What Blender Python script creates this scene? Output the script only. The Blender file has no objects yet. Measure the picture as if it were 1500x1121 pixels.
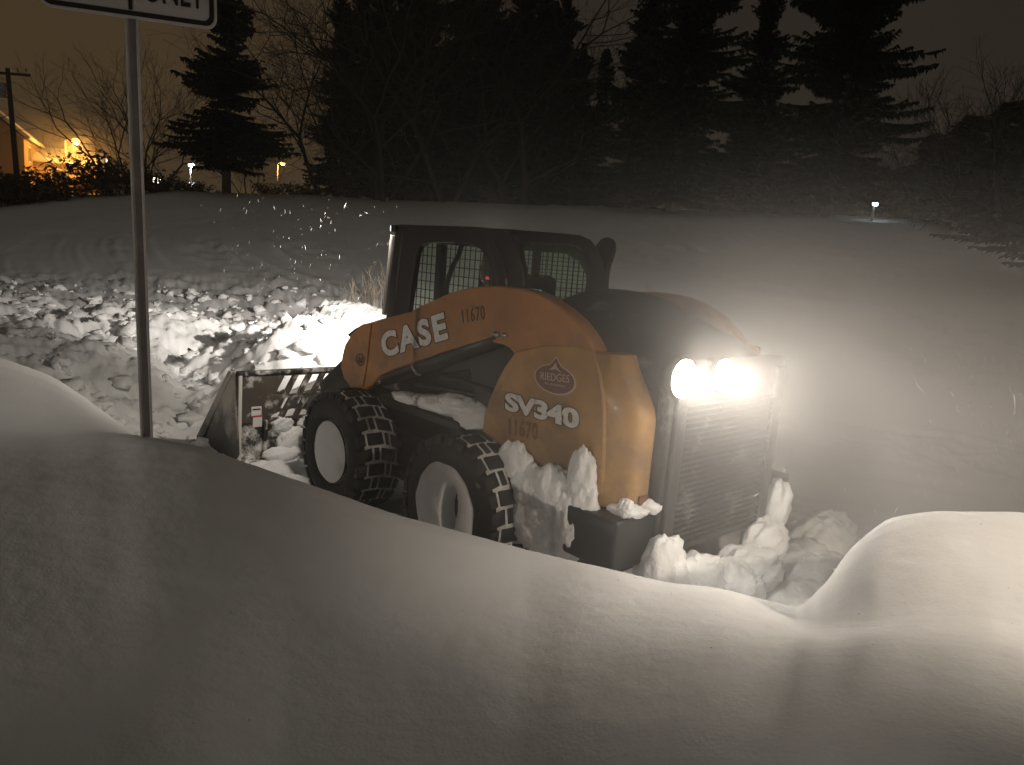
import bpy, bmesh, math, random
import numpy as np
from mathutils import Vector, Matrix
R_ = math.radians
SC = bpy.context.scene
COL = SC.collection

# ------------------------------------------------------------------ camera
CAM = np.array([-3.89946545, 3.51669023, 1.95011501])
YAW, PITCH, ROLL, FPX = -0.747489050, -0.172341321, 0.0795183449, 1077.60964
IW, IH = 1500.0, 1121.0
Fv = np.array([math.cos(PITCH)*math.cos(YAW), math.cos(PITCH)*math.sin(YAW), math.sin(PITCH)])
Rv = np.array([math.sin(YAW), -math.cos(YAW), 0.0]); Uv = np.cross(Rv, Fv)
Rc = Rv*math.cos(ROLL)+Uv*math.sin(ROLL); Uc = -Rv*math.sin(ROLL)+Uv*math.cos(ROLL)
cd = bpy.data.cameras.new('camera'); cam = bpy.data.objects.new('camera', cd); COL.objects.link(cam)
M = Matrix(((Rc[0], Uc[0], -Fv[0], CAM[0]), (Rc[1], Uc[1], -Fv[1], CAM[1]), (Rc[2], Uc[2], -Fv[2], CAM[2]), (0, 0, 0, 1)))
cam.matrix_world = M
cd.sensor_width = 36; cd.lens = 36*FPX/IW; cd.clip_start = 0.05; cd.clip_end = 2000
SC.camera = cam

def ray(u, v):
    return Fv+Rc*(u-IW/2)/FPX-Uc*(v-IH/2)/FPX
def PR(u, v, r):
    """world point seen at photo pixel u,v at horizontal range r metres"""
    d = ray(u, v); return CAM+d*(r/math.hypot(d[0], d[1]))
def AZ(u, v):
    d = ray(u, v); return math.degrees(math.atan2(d[1], d[0]))
def UN(u, v, ax, c):
    d = ray(u, v); return CAM+d*((c-CAM[ax])/d[ax])

# ------------------------------------------------------------------ world: night sky lit by town glow
W = bpy.data.worlds.new('World'); SC.world = W; W.use_nodes = True
nt = W.node_tree; nt.nodes.clear()
N = nt.nodes.new; Lk = nt.links.new
out = N('ShaderNodeOutputWorld'); bg = N('ShaderNodeBackground'); add = N('ShaderNodeAddShader'); bg2 = N('ShaderNodeBackground')
sky = N('ShaderNodeTexSky'); sky.sky_type = 'NISHITA'; sky.sun_disc = False
sky.sun_elevation = R_(-8); sky.sun_rotation = R_(60)
Lk(sky.outputs[0], bg2.inputs['Color']); bg2.inputs['Strength'].default_value = 0.05
tc = N('ShaderNodeTexCoord'); sep = N('ShaderNodeSeparateXYZ'); Lk(tc.outputs['Generated'], sep.inputs[0])
# grey-lit low cloud everywhere, with the orange glow of the town low down towards +x
rmp = N('ShaderNodeValToRGB'); Lk(sep.outputs['Z'], rmp.inputs[0])
e = rmp.color_ramp.elements
e[0].position = 0.0; e[0].color = (0.026, 0.0202, 0.0145, 1)
e[1].position = 0.8; e[1].color = (0.048, 0.044, 0.037, 1)
x = rmp.color_ramp.elements.new(0.38); x.color = (0.021, 0.0168, 0.0128, 1)
dt = N('ShaderNodeVectorMath'); dt.operation = 'DOT_PRODUCT'; dt.inputs[1].default_value = (.995, .05, -.05); Lk(tc.outputs['Generated'], dt.inputs[0])
gm = N('ShaderNodeMapRange'); gm.interpolation_type = 'SMOOTHSTEP'; Lk(dt.outputs['Value'], gm.inputs[0])
gm.inputs[1].default_value = .55; gm.inputs[2].default_value = 1.0; gm.inputs[3].default_value = 0; gm.inputs[4].default_value = 1
gx = N('ShaderNodeMix'); gx.data_type = 'RGBA'; gx.blend_type = 'ADD'; Lk(gm.outputs[0], gx.inputs[0]); Lk(rmp.outputs[0], gx.inputs[6])
gx.inputs[7].default_value = (.030, .0165, .0035, 1)
nz = N('ShaderNodeTexNoise'); nz.inputs['Scale'].default_value = 2.2; nz.inputs['Detail'].default_value = 3
Lk(tc.outputs['Generated'], nz.inputs['Vector'])
mp2 = N('ShaderNodeMapRange'); Lk(nz.outputs['Fac'], mp2.inputs[0]); mp2.inputs[1].default_value = .3; mp2.inputs[2].default_value = .7
mp2.inputs[3].default_value = .85; mp2.inputs[4].default_value = 1.18
Lk(gx.outputs[2], bg.inputs['Color']); Lk(mp2.outputs[0], bg.inputs['Strength'])
Lk(bg.outputs[0], add.inputs[0]); Lk(bg2.outputs[0], add.inputs[1]); Lk(add.outputs[0], out.inputs[0])
vs = SC.view_settings
SC.display_settings.display_device = 'sRGB'
vs.view_transform = 'Standard'; vs.look = 'None'; vs.exposure = 0; vs.gamma = 1; vs.use_curve_mapping = False
SC.render.engine = 'CYCLES'
cy = SC.cycles
cy.use_denoising = True; cy.max_bounces = 8; cy.volume_bounces = 1; cy.diffuse_bounces = 4; cy.transparent_max_bounces = 16
cy.sample_clamp_indirect = 4
cy.sample_clamp_direct = 0

def spot(name, loc, to, watts, size, blend, radius, col):
    l = bpy.data.lights.new(name, 'SPOT'); l.energy = watts; l.spot_size = R_(size); l.spot_blend = blend
    l.shadow_soft_size = radius; l.color = col
    o = bpy.data.objects.new(name, l); COL.objects.link(o); o.location = loc
    o.rotation_euler = (Vector(to)-Vector(loc)).to_track_quat('-Z', 'Y').to_euler()
    return o
WARM = (1.0, 0.91, 0.80)
# the loader's own work lights: two at the cab front, two at the tail
spot('front_work_light_left', (0.80, 0.52, 2.07), (3.4, 2.15, 1.65), 105, 176, .80, .05, (1.0, .90, .77))
spot('front_work_light_right', (0.80, -0.52, 2.07), (6.0, -3.3, 2.85), 2200, 136, 1.0, .05, (1.0, .92, .82))
spot('rear_work_light_left', (-1.89, 0.50, 1.425), (-3.8, 1.0, 0.62), 24, 120, .75, .05, WARM)
spot('rear_work_light_right', (-1.89, 0.15, 1.415), (-4.0, 0.0, 0.75), 30, 126, .70, .05, WARM)
for _y in (.50, .15):  # extra point light added before each rear lens for a round halo
    l_ = bpy.data.lights.new('rear_lens_halo', 'POINT'); l_.energy = 8.0; l_.color = WARM; l_.shadow_soft_size = .05
    o_ = bpy.data.objects.new('rear_lens_halo', l_); COL.objects.link(o_); o_.location = (-1.915, _y, 1.42)
# roof lamp of a second vehicle waiting beyond the right edge of the picture
spot('waiting_truck_roof_lamp', (-5.9, 1.3, 3.05), (-3.68, 0.62, 1.12), 560, 58, 1.0, .10, (1.0, .85, .68))
# low beam of the parked truck standing behind the photographer's left shoulder
spot('truck_headlamp', (-1.5, 15.5, 2.05), (-0.25, 0.6, 1.0), 1300, 17.5, .6, .12, (1.0, .89, .76))

# ------------------------------------------------------------------ helpers
def link(o, parent=None):
    COL.objects.link(o)
    if parent is not None: o.parent = parent
    return o
def tag(o, label=None, cat=None, group=None, kind=None):
    if label: o['label'] = label
    if cat: o['category'] = cat
    if group: o['group'] = group
    if kind: o['kind'] = kind
    return o
def empty(name, loc=(0, 0, 0)):
    o = bpy.data.objects.new(name, None); COL.objects.link(o); o.location = loc; o.empty_display_size = .2; return o
def mesh(name, V, Fc, mat=None, parent=None, smooth=False):
    me = bpy.data.meshes.new(name); me.from_pydata([tuple(map(float, v)) for v in V], [], Fc); me.update()
    if smooth: me.polygons.foreach_set('use_smooth', [True]*len(me.polygons))
    o = bpy.data.objects.new(name, me)
    if mat: me.materials.append(mat)
    return link(o, parent)
def fast_mesh(name, V, T, mat=None, parent=None, smooth=False):
    """V (n,3), T (m,3|4) numpy"""
    k = T.shape[1]
    me = bpy.data.meshes.new(name)
    me.vertices.add(len(V)); me.vertices.foreach_set('co', np.ascontiguousarray(V, dtype=np.float32).ravel())
    me.loops.add(len(T)*k); me.loops.foreach_set('vertex_index', np.ascontiguousarray(T, dtype=np.int32).ravel())
    me.polygons.add(len(T)); me.polygons.foreach_set('loop_start', np.arange(0, len(T)*k, k, dtype=np.int32))
    me.polygons.foreach_set('loop_total', np.full(len(T), k, dtype=np.int32))
    if smooth: me.polygons.foreach_set('use_smooth', np.ones(len(T), dtype=bool))
    me.update(calc_edges=True)
    if mat: me.materials.append(mat)
    return link(bpy.data.objects.new(name, me), parent)
def bevel(o, w=.006, seg=2, ang=35):
    m = o.modifiers.new('bevel', 'BEVEL'); m.width = w; m.segments = seg; m.limit_method = 'ANGLE'; m.angle_limit = R_(ang)
    for p in o.data.polygons: p.use_smooth = True
    return o
class MB:
    def __init__(s): s.V = []; s.F = []
    def box(s, c, d, rot=None):
        n = len(s.V); hx, hy, hz = d[0]/2, d[1]/2, d[2]/2
        for sx in (-1, 1):
            for sy in (-1, 1):
                for sz in (-1, 1):
                    v = Vector((sx*hx, sy*hy, sz*hz))
                    if rot is not None: v = rot @ v
                    s.V.append((v.x+c[0], v.y+c[1], v.z+c[2]))
        s.F += [[n+i for i in f] for f in ((0, 1, 3, 2), (4, 6, 7, 5), (0, 4, 5, 1), (2, 3, 7, 6), (0, 2, 6, 4), (1, 5, 7, 3))]
        return s
    def tube(s, pts, r, k=10, cap=True, r1=None):
        pts = [Vector(p) for p in pts]; n0 = len(s.V)
        up = Vector((0, 0, 1))
        for i, p in enumerate(pts):
            t = (pts[min(i+1, len(pts)-1)]-pts[max(i-1, 0)]).normalized()
            a = t.cross(up)
            if a.length < .05: a = t.cross(Vector((1, 0, 0)))
            a.normalize(); b = t.cross(a)
            rr = r if r1 is None else r+(r1-r)*i/max(1, len(pts)-1)
            for j in range(k):
                th = 2*math.pi*j/k
                s.V.append(tuple(p+a*rr*math.cos(th)+b*rr*math.sin(th)))
        for i in range(len(pts)-1):
            for j in range(k):
                q = n0+i*k; s.F.append([q+j, q+(j+1) % k, q+k+(j+1) % k, q+k+j])
        if cap:
            s.F.append([n0+j for j in range(k)][::-1]); s.F.append([n0+(len(pts)-1)*k+j for j in range(k)])
        return s
    def build(s, name, mat, parent=None, smooth=False):
        return mesh(name, s.V, s.F, mat, parent, smooth)
def box(name, c, d, mat, parent=None, bev=.006, rot=None):
    o = MB().box(c, d, rot).build(name, mat, parent)
    if bev: bevel(o, bev)
    return o
def rib(name, pts, r, mat, parent=None, k=10):
    return MB().tube(pts, r, k).build(name, mat, parent, True)
def loft(name, secs, mat, parent=None, closed=True, smooth=True, cap=True):
    """secs: list of equal-length rings"""
    V = [p for s_ in secs for p in s_]; k = len(secs[0]); Fc = []
    for i in range(len(secs)-1):
        for j in range(k if closed else k-1):
            Fc.append([i*k+j, i*k+(j+1) % k, (i+1)*k+(j+1) % k, (i+1)*k+j])
    if cap and closed:
        Fc.append(list(range(k))[::-1]); Fc.append([(len(secs)-1)*k+j for j in range(k)])
    return mesh(name, V, Fc, mat, parent, smooth)
def smoothpoly(pts, it=2):
    """Chaikin corner cutting of a closed outline"""
    for _ in range(it):
        q = []
        for i in range(len(pts)):
            a, b = np.array(pts[i]), np.array(pts[(i+1) % len(pts)])
            q += [tuple(a*.75+b*.25), tuple(a*.25+b*.75)]
        pts = q
    return pts
def plate(name, outer, holes, y, th, mat, parent=None, bev=.004, axis='y'):
    """flat plate with holes cut from an outline; axis y: outline in (x,z); axis x: outline in (y,z). y = centre plane"""
    cu = bpy.data.curves.new(name, 'CURVE'); cu.dimensions = '2D'; cu.fill_mode = 'BOTH'
    cu.extrude = max(th/2-bev, .0005); cu.bevel_depth = bev; cu.bevel_resolution = 1
    for poly in [outer]+list(holes):
        sp = cu.splines.new('POLY'); sp.points.add(len(poly)-1); sp.use_cyclic_u = True
        for i, p in enumerate(poly): sp.points[i].co = (p[0], p[1], 0, 1)
    o = bpy.data.objects.new(name, cu)
    me = bpy.data.meshes.new_from_object(o); bpy.data.objects.remove(o)
    if axis == 'y': me.transform(Matrix(((1, 0, 0, 0), (0, 0, -1, y), (0, 1, 0, 0), (0, 0, 0, 1))))
    else: me.transform(Matrix(((0, 0, 1, y), (1, 0, 0, 0), (0, 1, 0, 0), (0, 0, 0, 1))))
    me.materials.clear(); me.materials.append(mat); me.name = name
    return link(bpy.data.objects.new(name, me), parent)

# ------------------------------------------------------------------ numpy noise
_rng = np.random.RandomState(7)
_PERM = _rng.permutation(4096); _GR = _rng.rand(4096)*2*np.pi
def _h(ix, iy): return _PERM[(_PERM[ix & 4095]+iy) & 4095]
def pn(x, y):
    x = np.asarray(x, float); y = np.asarray(y, float)
    ix = np.floor(x).astype(int); iy = np.floor(y).astype(int); fx = x-ix; fy = y-iy
    def g(dx, dy):
        a = _GR[_h(ix+dx, iy+dy)]; return np.cos(a)*(fx-dx)+np.sin(a)*(fy-dy)
    u = fx*fx*fx*(fx*(fx*6-15)+10); v = fy*fy*fy*(fy*(fy*6-15)+10)
    a = g(0, 0)*(1-u)+g(1, 0)*u; b = g(0, 1)*(1-u)+g(1, 1)*u
    return (a*(1-v)+b*v)*1.4
def fbm(x, y, o=4, g=.5):
    s = 0; a = 1; f = 1
    for i in range(o): s = s+a*pn(x*f+17.3*i, y*f-9.1*i); a *= g; f *= 2.03
    return s
def worley(x, y):
    ix = np.floor(x).astype(int); iy = np.floor(y).astype(int); d1 = np.full(x.shape, 9.); idv = np.zeros(x.shape)
    for dx in (-1, 0, 1):
        for dy in (-1, 0, 1):
            h = _h(ix+dx, iy+dy); px = ix+dx+(h/4096.); py = iy+dy+(_PERM[h]/4096.)
            d = (px-x)**2+(py-y)**2; m = d < d1; d1 = np.where(m, d, d1); idv = np.where(m, _PERM[_PERM[h]]/4096., idv)
    return np.sqrt(d1), idv
def sstep(a, b, x):
    t = np.clip((x-a)/(b-a), 0, 1); return t*t*(3-2*t)

# ------------------------------------------------------------------ materials
def mat(name, col, rough=.5, metal=0, spec=.5, noise=None, bump=None, coat=0, emis=None):
    """noise=(scale, detail, [(pos,colour)...], lo) ; bump=(scale, strength, distance)"""
    m = bpy.data.materials.new(name); m.use_nodes = True; n = m.node_tree.nodes; l = m.node_tree.links
    b = n['Principled BSDF']; b.inputs['Base Color'].default_value = (*col, 1)
    b.inputs['Roughness'].default_value = rough; b.inputs['Metallic'].default_value = metal
    b.inputs['Specular IOR Level'].default_value = spec; b.inputs['Coat Weight'].default_value = coat
    t = n.new('ShaderNodeTexCoord')
    if noise:
        z = n.new('ShaderNodeTexNoise'); z.inputs['Scale'].default_value = noise[0]; z.inputs['Detail'].default_value = noise[1]
        z.inputs['Roughness'].default_value = .62
        l.new(t.outputs['Object'], z.inputs['Vector'])
        r = n.new('ShaderNodeValToRGB'); l.new(z.outputs['Fac'], r.inputs[0])
        el = r.color_ramp.elements; st = noise[2]
        el[0].position = st[0][0]; el[0].color = (*st[0][1], 1); el[1].position = st[-1][0]; el[1].color = (*st[-1][1], 1)
        for p, c in st[1:-1]:
            q = r.color_ramp.elements.new(p); q.color = (*c, 1)
        l.new(r.outputs[0], b.inputs['Base Color'])
    if bump:
        z2 = n.new('ShaderNodeTexNoise'); z2.inputs['Scale'].default_value = bump[0]; z2.inputs['Detail'].default_value = 5
        l.new(t.outputs['Object'], z2.inputs['Vector'])
        bp = n.new('ShaderNodeBump'); bp.inputs['Strength'].default_value = bump[1]; bp.inputs['Distance'].default_value = bump[2]
        l.new(z2.outputs['Fac'], bp.inputs['Height']); l.new(bp.outputs[0], b.inputs['Normal'])
    if emis:
        b.inputs['Emission Color'].default_value = (*emis[0], 1); b.inputs['Emission Strength'].default_value = emis[1]
        m.cycles.emission_sampling = 'NONE'
    return m
SNOW = mat('snow', (.84, .85, .87), .95, spec=.06, noise=(1.1, 4, [(.3, (.80, .80, .80)), (.7, (.87, .88, .90))]), bump=(90, .24, .006))
SNOWR = mat('clod_snow', (.84, .85, .87), .6, spec=.25, noise=(6, 5, [(.3, (.76, .76, .76)), (.7, (.88, .89, .90))]), bump=(30, .5, .02))
# slushy film of snow: snow that only partly covers what lies under it
def dirty(name, base, cover, lo, hi, scale=9, rough=.45, metal=0, zfade=None, bumpd=.004, coat=0):
    m = mat(name, base, rough, metal, coat=coat); n = m.node_tree.nodes; l = m.node_tree.links; b = n['Principled BSDF']
    t = n.new('ShaderNodeTexCoord'); z = n.new('ShaderNodeTexNoise'); z.inputs['Scale'].default_value = scale; z.inputs['Detail'].default_value = 7
    z.inputs['Roughness'].default_value = .66; l.new(t.outputs['Object'], z.inputs['Vector'])
    src = z.outputs['Fac']
    if zfade:
        s_ = n.new('ShaderNodeSeparateXYZ'); l.new(t.outputs['Object'], s_.inputs[0])
        r_ = n.new('ShaderNodeMapRange'); l.new(s_.outputs['Z'], r_.inputs[0])
        r_.inputs[1].default_value = zfade[0]; r_.inputs[2].default_value = zfade[1]; r_.inputs[3].default_value = zfade[2]; r_.inputs[4].default_value = zfade[3]
        a = n.new('ShaderNodeMath'); a.operation = 'ADD'; l.new(src, a.inputs[0]); l.new(r_.outputs[0], a.inputs[1]); src = a.outputs[0]
    r = n.new('ShaderNodeMapRange'); l.new(src, r.inputs[0]); r.inputs[1].default_value = lo; r.inputs[2].default_value = hi
    z3 = n.new('ShaderNodeTexNoise'); z3.inputs['Scale'].default_value = 3.1; z3.inputs['Detail'].default_value = 6; l.new(t.outputs['Object'], z3.inputs['Vector'])
    v3 = n.new('ShaderNodeMapRange'); l.new(z3.outputs['Fac'], v3.inputs[0]); v3.inputs[1].default_value = .3; v3.inputs[2].default_value = .75
    v3.inputs[3].default_value = .62; v3.inputs[4].default_value = 1.12
    mm = n.new('ShaderNodeMix'); mm.data_type = 'RGBA'; mm.blend_type = 'MULTIPLY'; mm.inputs[0].default_value = 1
    mm.inputs[6].default_value = (*base, 1)
    cb = n.new('ShaderNodeCombineXYZ')
    for i in range(3): l.new(v3.outputs[0], cb.inputs[i])
    l.new(cb.outputs[0], mm.inputs[7])
    x = n.new('ShaderNodeMix'); x.data_type = 'RGBA'; l.new(r.outputs[0], x.inputs[0])
    l.new(mm.outputs[2], x.inputs[6]); x.inputs[7].default_value = (*cover, 1)
    l.new(x.outputs[2], b.inputs['Base Color'])
    rr = n.new('ShaderNodeMapRange'); l.new(r.outputs[0], rr.inputs[0]); rr.inputs[3].default_value = rough; rr.inputs[4].default_value = .7
    l.new(rr.outputs[0], b.inputs['Roughness'])
    if bumpd:
        bp = n.new('ShaderNodeBump'); bp.inputs['Strength'].default_value = .6; bp.inputs['Distance'].default_value = bumpd
        l.new(r.outputs[0], bp.inputs['Height']); l.new(bp.outputs[0], b.inputs['Normal'])
    return m
YEL = dirty('loader_paint', (.50, .275, .090), (.13, .095, .062), .52, .92, 5, .40, coat=.15, bumpd=.0004, zfade=(.75, 1.45, .26, -.04))
ARM = dirty('arm_paint', (.48, .215, .070), (.15, .095, .055), .50, .95, 6, .42, coat=.15, bumpd=.0004, zfade=(.95, 1.7, .16, -.02))
BLK = dirty('black_steel', (.016, .016, .016), (.34, .33, .31), .66, .86, 14, .42)
BLKW = dirty('snow_dusted_steel', (.022, .022, .024), (.62, .62, .62), .46, .66, 7, .5)
BUCK = dirty('bucket_steel', (.030, .028, .027), (.72, .71, .69), .47, .60, 6, .5)
BGRID = dirty('bucket_grid_steel', (.085, .070, .058), (.66, .64, .61), .53, .66, 5, .5)
BUCKS = dirty('bucket_side_steel', (.05, .048, .045), (.50, .47, .43), .40, .72, 3, .5, zfade=(.15, .62, -.22, .26))
RUB = dirty('tyre_rubber', (.012, .012, .012), (.40, .40, .39), .62, .80, 11, .75)
LUG = dirty('tread_rubber', (.010, .010, .010), (.5, .5, .5), .70, .84, 18, .7)
PACK = dirty('packed_tread_snow', (.22, .22, .21), (.72, .72, .72), .36, .60, 5, .8)
GRILL = dirty('tailgate_steel', (.035, .035, .036), (.45, .44, .43), .56, .86, 5, .5)
HOOD = dirty('hood_steel', (.028, .028, .030), (.42, .41, .40), .56, .90, 4, .5)
WHT = mat('white_decal', (.74, .73, .70), .5, noise=(20, 5, [(.3, (.56, .54, .50)), (.6, (.76, .75, .72))]))
DKD = mat('dark_decal', (.045, .028, .020), .5)
FADED = mat('faded_decal', (.16, .085, .035), .5)
MAROON = mat('maroon_decal', (.16, .075, .062), .5)
CREAM = mat('cream_decal', (.52, .40, .30), .5)
RED = mat('red_decal', (.42, .05, .04), .5)
CHROME = mat('polished_steel', (.55, .54, .52), .22, 1)
HOSE = mat('hydraulic_hose', (.014, .014, .014), .5)
WIRE = mat('guard_wire', (.012, .012, .012), .5)
SEATM = mat('seat_vinyl', (.02, .02, .022), .6)
COAT_ = mat('operator_coat', (.045, .042, .04), .85, bump=(40, .4, .004))
HOODF = mat('hood_cloth', (.16, .135, .12), .9, bump=(60, .4, .003))
SKIN = mat('skin', (.45, .27, .2), .5)
LAMPG = mat('lamp_glass', (1, 1, 1), .2, emis=((1, .90, .74), 60))
LAMPF = mat('front_lamp_glass', (1, 1, 1), .2, emis=((1, .93, .82), 4))
GALV = mat('galvanised_steel', (.50, .43, .39), .55, .0, noise=(9, 5, [(.3, (.36, .34, .33)), (.7, (.50, .47, .45))]))
SIGNW = mat('sign_white', (.60, .56, .55), .45, noise=(4, 4, [(.3, (.52, .48, .47)), (.7, (.62, .58, .57))]))
SIGNK = mat('sign_black', (.02, .018, .017), .5)
NEED = mat('spruce_needles', (.030, .038, .022), .95, spec=.05, noise=(.9, 3, [(.3, (.022, .028, .016)), (.7, (.040, .048, .028))]))
BARK = mat('bark', (.075, .058, .042), .9, noise=(5, 5, [(.3, (.05, .038, .028)), (.7, (.10, .08, .06))]))
TWIG = mat('twig', (.060, .050, .038), .9, spec=.1)
LEAF = mat('dead_leaf', (.075, .055, .03), .9)
WOODP = mat('pole_wood', (.09, .07, .05), .9)
GLS = bpy.data.materials.new('tinted_glass'); GLS.use_nodes = True
_n = GLS.node_tree.nodes; _l = GLS.node_tree.links; _n.clear()
_o = _n.new('ShaderNodeOutputMaterial'); _mx = _n.new('ShaderNodeMixShader'); _t = _n.new('ShaderNodeBsdfTransparent'); _g = _n.new('ShaderNodeBsdfGlossy')
_t.inputs[0].default_value = (.93, 1.0, .93, 1); _g.inputs['Roughness'].default_value = .08
_mx.inputs[0].default_value = .05; _l.new(_t.outputs[0], _mx.inputs[1]); _l.new(_g.outputs[0], _mx.inputs[2]); _l.new(_mx.outputs[0], _o.inputs[0])

# ------------------------------------------------------------------ terrain
# range/height knots seen along a few bearings: near snow, lip, crest of the bank, foot, second mound, flat
def zk(u, v, r): p = PR(u, v, r); return (AZ(u, v), r, p[2])
COLS = []
def column(u, v, rc, pre, post):
    """crest at photo pixel (u,v) range rc; pre/post = other (range,height) knots"""
    a, r, z = zk(u, v, rc)
    COLS.append((a, pre+[(r, z)]+post))
# pre: 5 knots, post: 5 knots
def P5(z0, z1, z2, zl, rl, zd, rd): return [(.2, z0), (1.1, z1), (1.7, z2), (rl, zl), (rd, zd)]
def extra(az, rc, z, pre, post): COLS.append((az, pre+[(rc, z)]+post))
F0 = [(.0, 0)]
extra(180, 4.0, .9, P5(0.79, 0.82, 0.84, .85, 2.4, .88, 3.2), [(5, .9), (5.6, .95), (6.5, 1.0), (8, 1.1), (11, 1.2)])
extra(40, 4.4, .92, P5(0.77, 0.8, 0.82, .83, 2.4, .88, 3.4), [(5, .92), (5.6, 1.02), (6.5, 1.0), (8, .9), (11, .5)])
column(-60, 633, 4.5, P5(0.74, 0.77, 0.79, .80, 2.4, .84, 3.4), [(4.75, .80), (5.6, 1.14), (6.3, .90), (7.3, .62), (9.5, .25)])
column(60, 633, 4.4, P5(0.74, 0.77, 0.79, .80, 2.4, .85, 3.4), [(4.62, .80), (5.4, 1.03), (6.1, .80), (7.2, .45), (9.5, .2)])
column(150, 631, 4.2, P5(0.74, 0.77, 0.79, .80, 2.4, .87, 3.3), [(4.40, .83), (5.0, .84), (5.6, .65), (6.8, .30), (9.5, .1)])
column(215, 633, 3.95, P5(0.74, 0.77, 0.79, .80, 2.3, .87, 3.1), [(4.30, .80), (4.8, .66), (5.3, .45), (6.5, .15), (9.5, .05)])
column(280, 642, 3.80, P5(0.73, 0.76, 0.78, .79, 2.3, .86, 3.0), [(4.15, .70), (4.6, .36), (5.0, .12), (6.5, .0), (9.5, 0)])
column(370, 670, 3.62, P5(0.7, 0.73, 0.75, .76, 2.2, .82, 2.9), [(3.95, .62), (4.3, .28), (4.8, .04), (6.5, 0), (9.5, 0)])
column(440, 691, 3.50, P5(0.68, 0.71, 0.73, .74, 2.2, .79, 2.8), [(3.8, .56), (4.1, .22), (4.5, .03), (6.5, 0), (9.5, 0)])
column(600, 745, 3.20, P5(0.69, 0.715, 0.727, 0.73, 2.0, 0.725, 2.6), [(3.45, .52), (3.7, .20), (4.1, .02), (6.5, 0), (9.5, 0)])
column(770, 792, 3.00, P5(0.72, 0.745, 0.757, 0.76, 2.0, 0.71, 2.5), [(3.25, .50), (3.5, .20), (3.9, .02), (6.5, 0), (9.5, 0)])
column(860, 814, 2.92, P5(0.77, 0.795, 0.807, 0.81, 2.0, 0.76, 2.4), [(3.15, .50), (3.4, .22), (3.8, .02), (6.5, 0), (9.5, 0)])
column(960, 842, 2.85, P5(0.83, 0.855, 0.867, 0.87, 2.0, 0.8, 2.4), [(3.10, .54), (3.35, .28), (3.8, .04), (6.5, 0), (9.5, 0)])
column(1060, 856, 2.80, P5(0.89, 0.915, 0.927, 0.93, 2.0, 0.85, 2.35), [(3.05, .56), (3.4, .30), (3.9, .06), (6.5, 0), (9.5, 0)])
column(1165, 881, 2.72, P5(0.95, 0.975, 0.987, 0.99, 1.97, 0.89, 2.32), [(3.0, .56), (3.4, .32), (3.9, .08), (6.5, 0), (9.5, 0)])
column(1205, 852, 2.68, P5(0.98, 1.01, 1.02, 1.02, 1.95, 0.92, 2.28), [(3.05, .68), (3.6, .42), (4.3, .12), (6.5, 0), (9.5, 0)])
column(1255, 790, 2.70, P5(1.06, 1.06, 1.05, 1.05, 1.92, 0.96, 2.25), [(3.2, .86), (3.9, .52), (4.8, .16), (6.5, 0), (9.5, 0)])
column(1310, 757, 2.75, P5(1.1, 1.1, 1.09, 1.09, 1.9, 1.01, 2.2), [(3.3, 1.02), (4.2, .64), (5.2, .20), (7, 0), (9.5, 0)])
column(1400, 743, 2.82, P5(1.14, 1.14, 1.13, 1.13, 1.9, 1.07, 2.2), [(3.4, 1.05), (4.4, .64), (5.4, .20), (7.5, 0), (9.5, 0)])
column(1500, 750, 2.90, P5(1.17, 1.17, 1.16, 1.16, 1.9, 1.11, 2.2), [(3.7, 1.05), (4.7, .60), (5.6, .2), (7.5, 0), (9.5, 0)])
extra(-95, 3.0, 1.35, P5(1.17, 1.2, 1.22, 1.22, 1.9, 1.16, 2.2), [(3.8, 1.0), (4.9, .5), (6.0, .2), (7.8, 0), (9.5, 0)])
extra(-180, 4.0, .9, P5(0.79, 0.82, 0.84, .85, 2.4, .88, 3.2), [(5, .9), (5.6, .95), (6.5, 1.0), (8, 1.1), (11, 1.2)])
COLS.sort(key=lambda c: c[0])
CA = np.array([c[0] for c in COLS]); KN = np.array([[list(k) for k in c[1]] for c in COLS])   # (ncol, 11, 2)
# far field: elevation of the tree line by bearing
FE = sorted([(AZ(u, v), math.atan2(ray(u, v)[2], math.hypot(ray(u, v)[0], ray(u, v)[1]))) for u, v in
             ((-150, 318), (0, 303), (120, 290), (260, 281), (450, 285), (600, 294), (850, 301), (1100, 311), (1300, 318), (1500, 330), (1650, 338))])
FA = np.array([f[0] for f in FE]); FT = np.array([f[1] for f in FE])
RC = 46.0
def hermite(x, X_, Y_):
    """monotone cubic through the knots"""
    h = np.diff(X_); d = np.diff(Y_)/h; m = np.zeros(len(X_))
    for i in range(1, len(X_)-1):
        if d[i-1]*d[i] > 0:
            w1_, w2_ = 2*h[i]+h[i-1], h[i]+2*h[i-1]; m[i] = (w1_+w2_)/(w1_/d[i-1]+w2_/d[i])
    x = np.clip(x, X_[0], X_[-1]); i = np.clip(np.searchsorted(X_, x)-1, 0, len(X_)-2); t = (x-X_[i])/h[i]
    return (2*t**3-3*t**2+1)*Y_[i]+(t**3-2*t**2+t)*h[i]*m[i]+(-2*t**3+3*t**2)*Y_[i+1]+(t**3-t**2)*h[i]*m[i+1]
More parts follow.
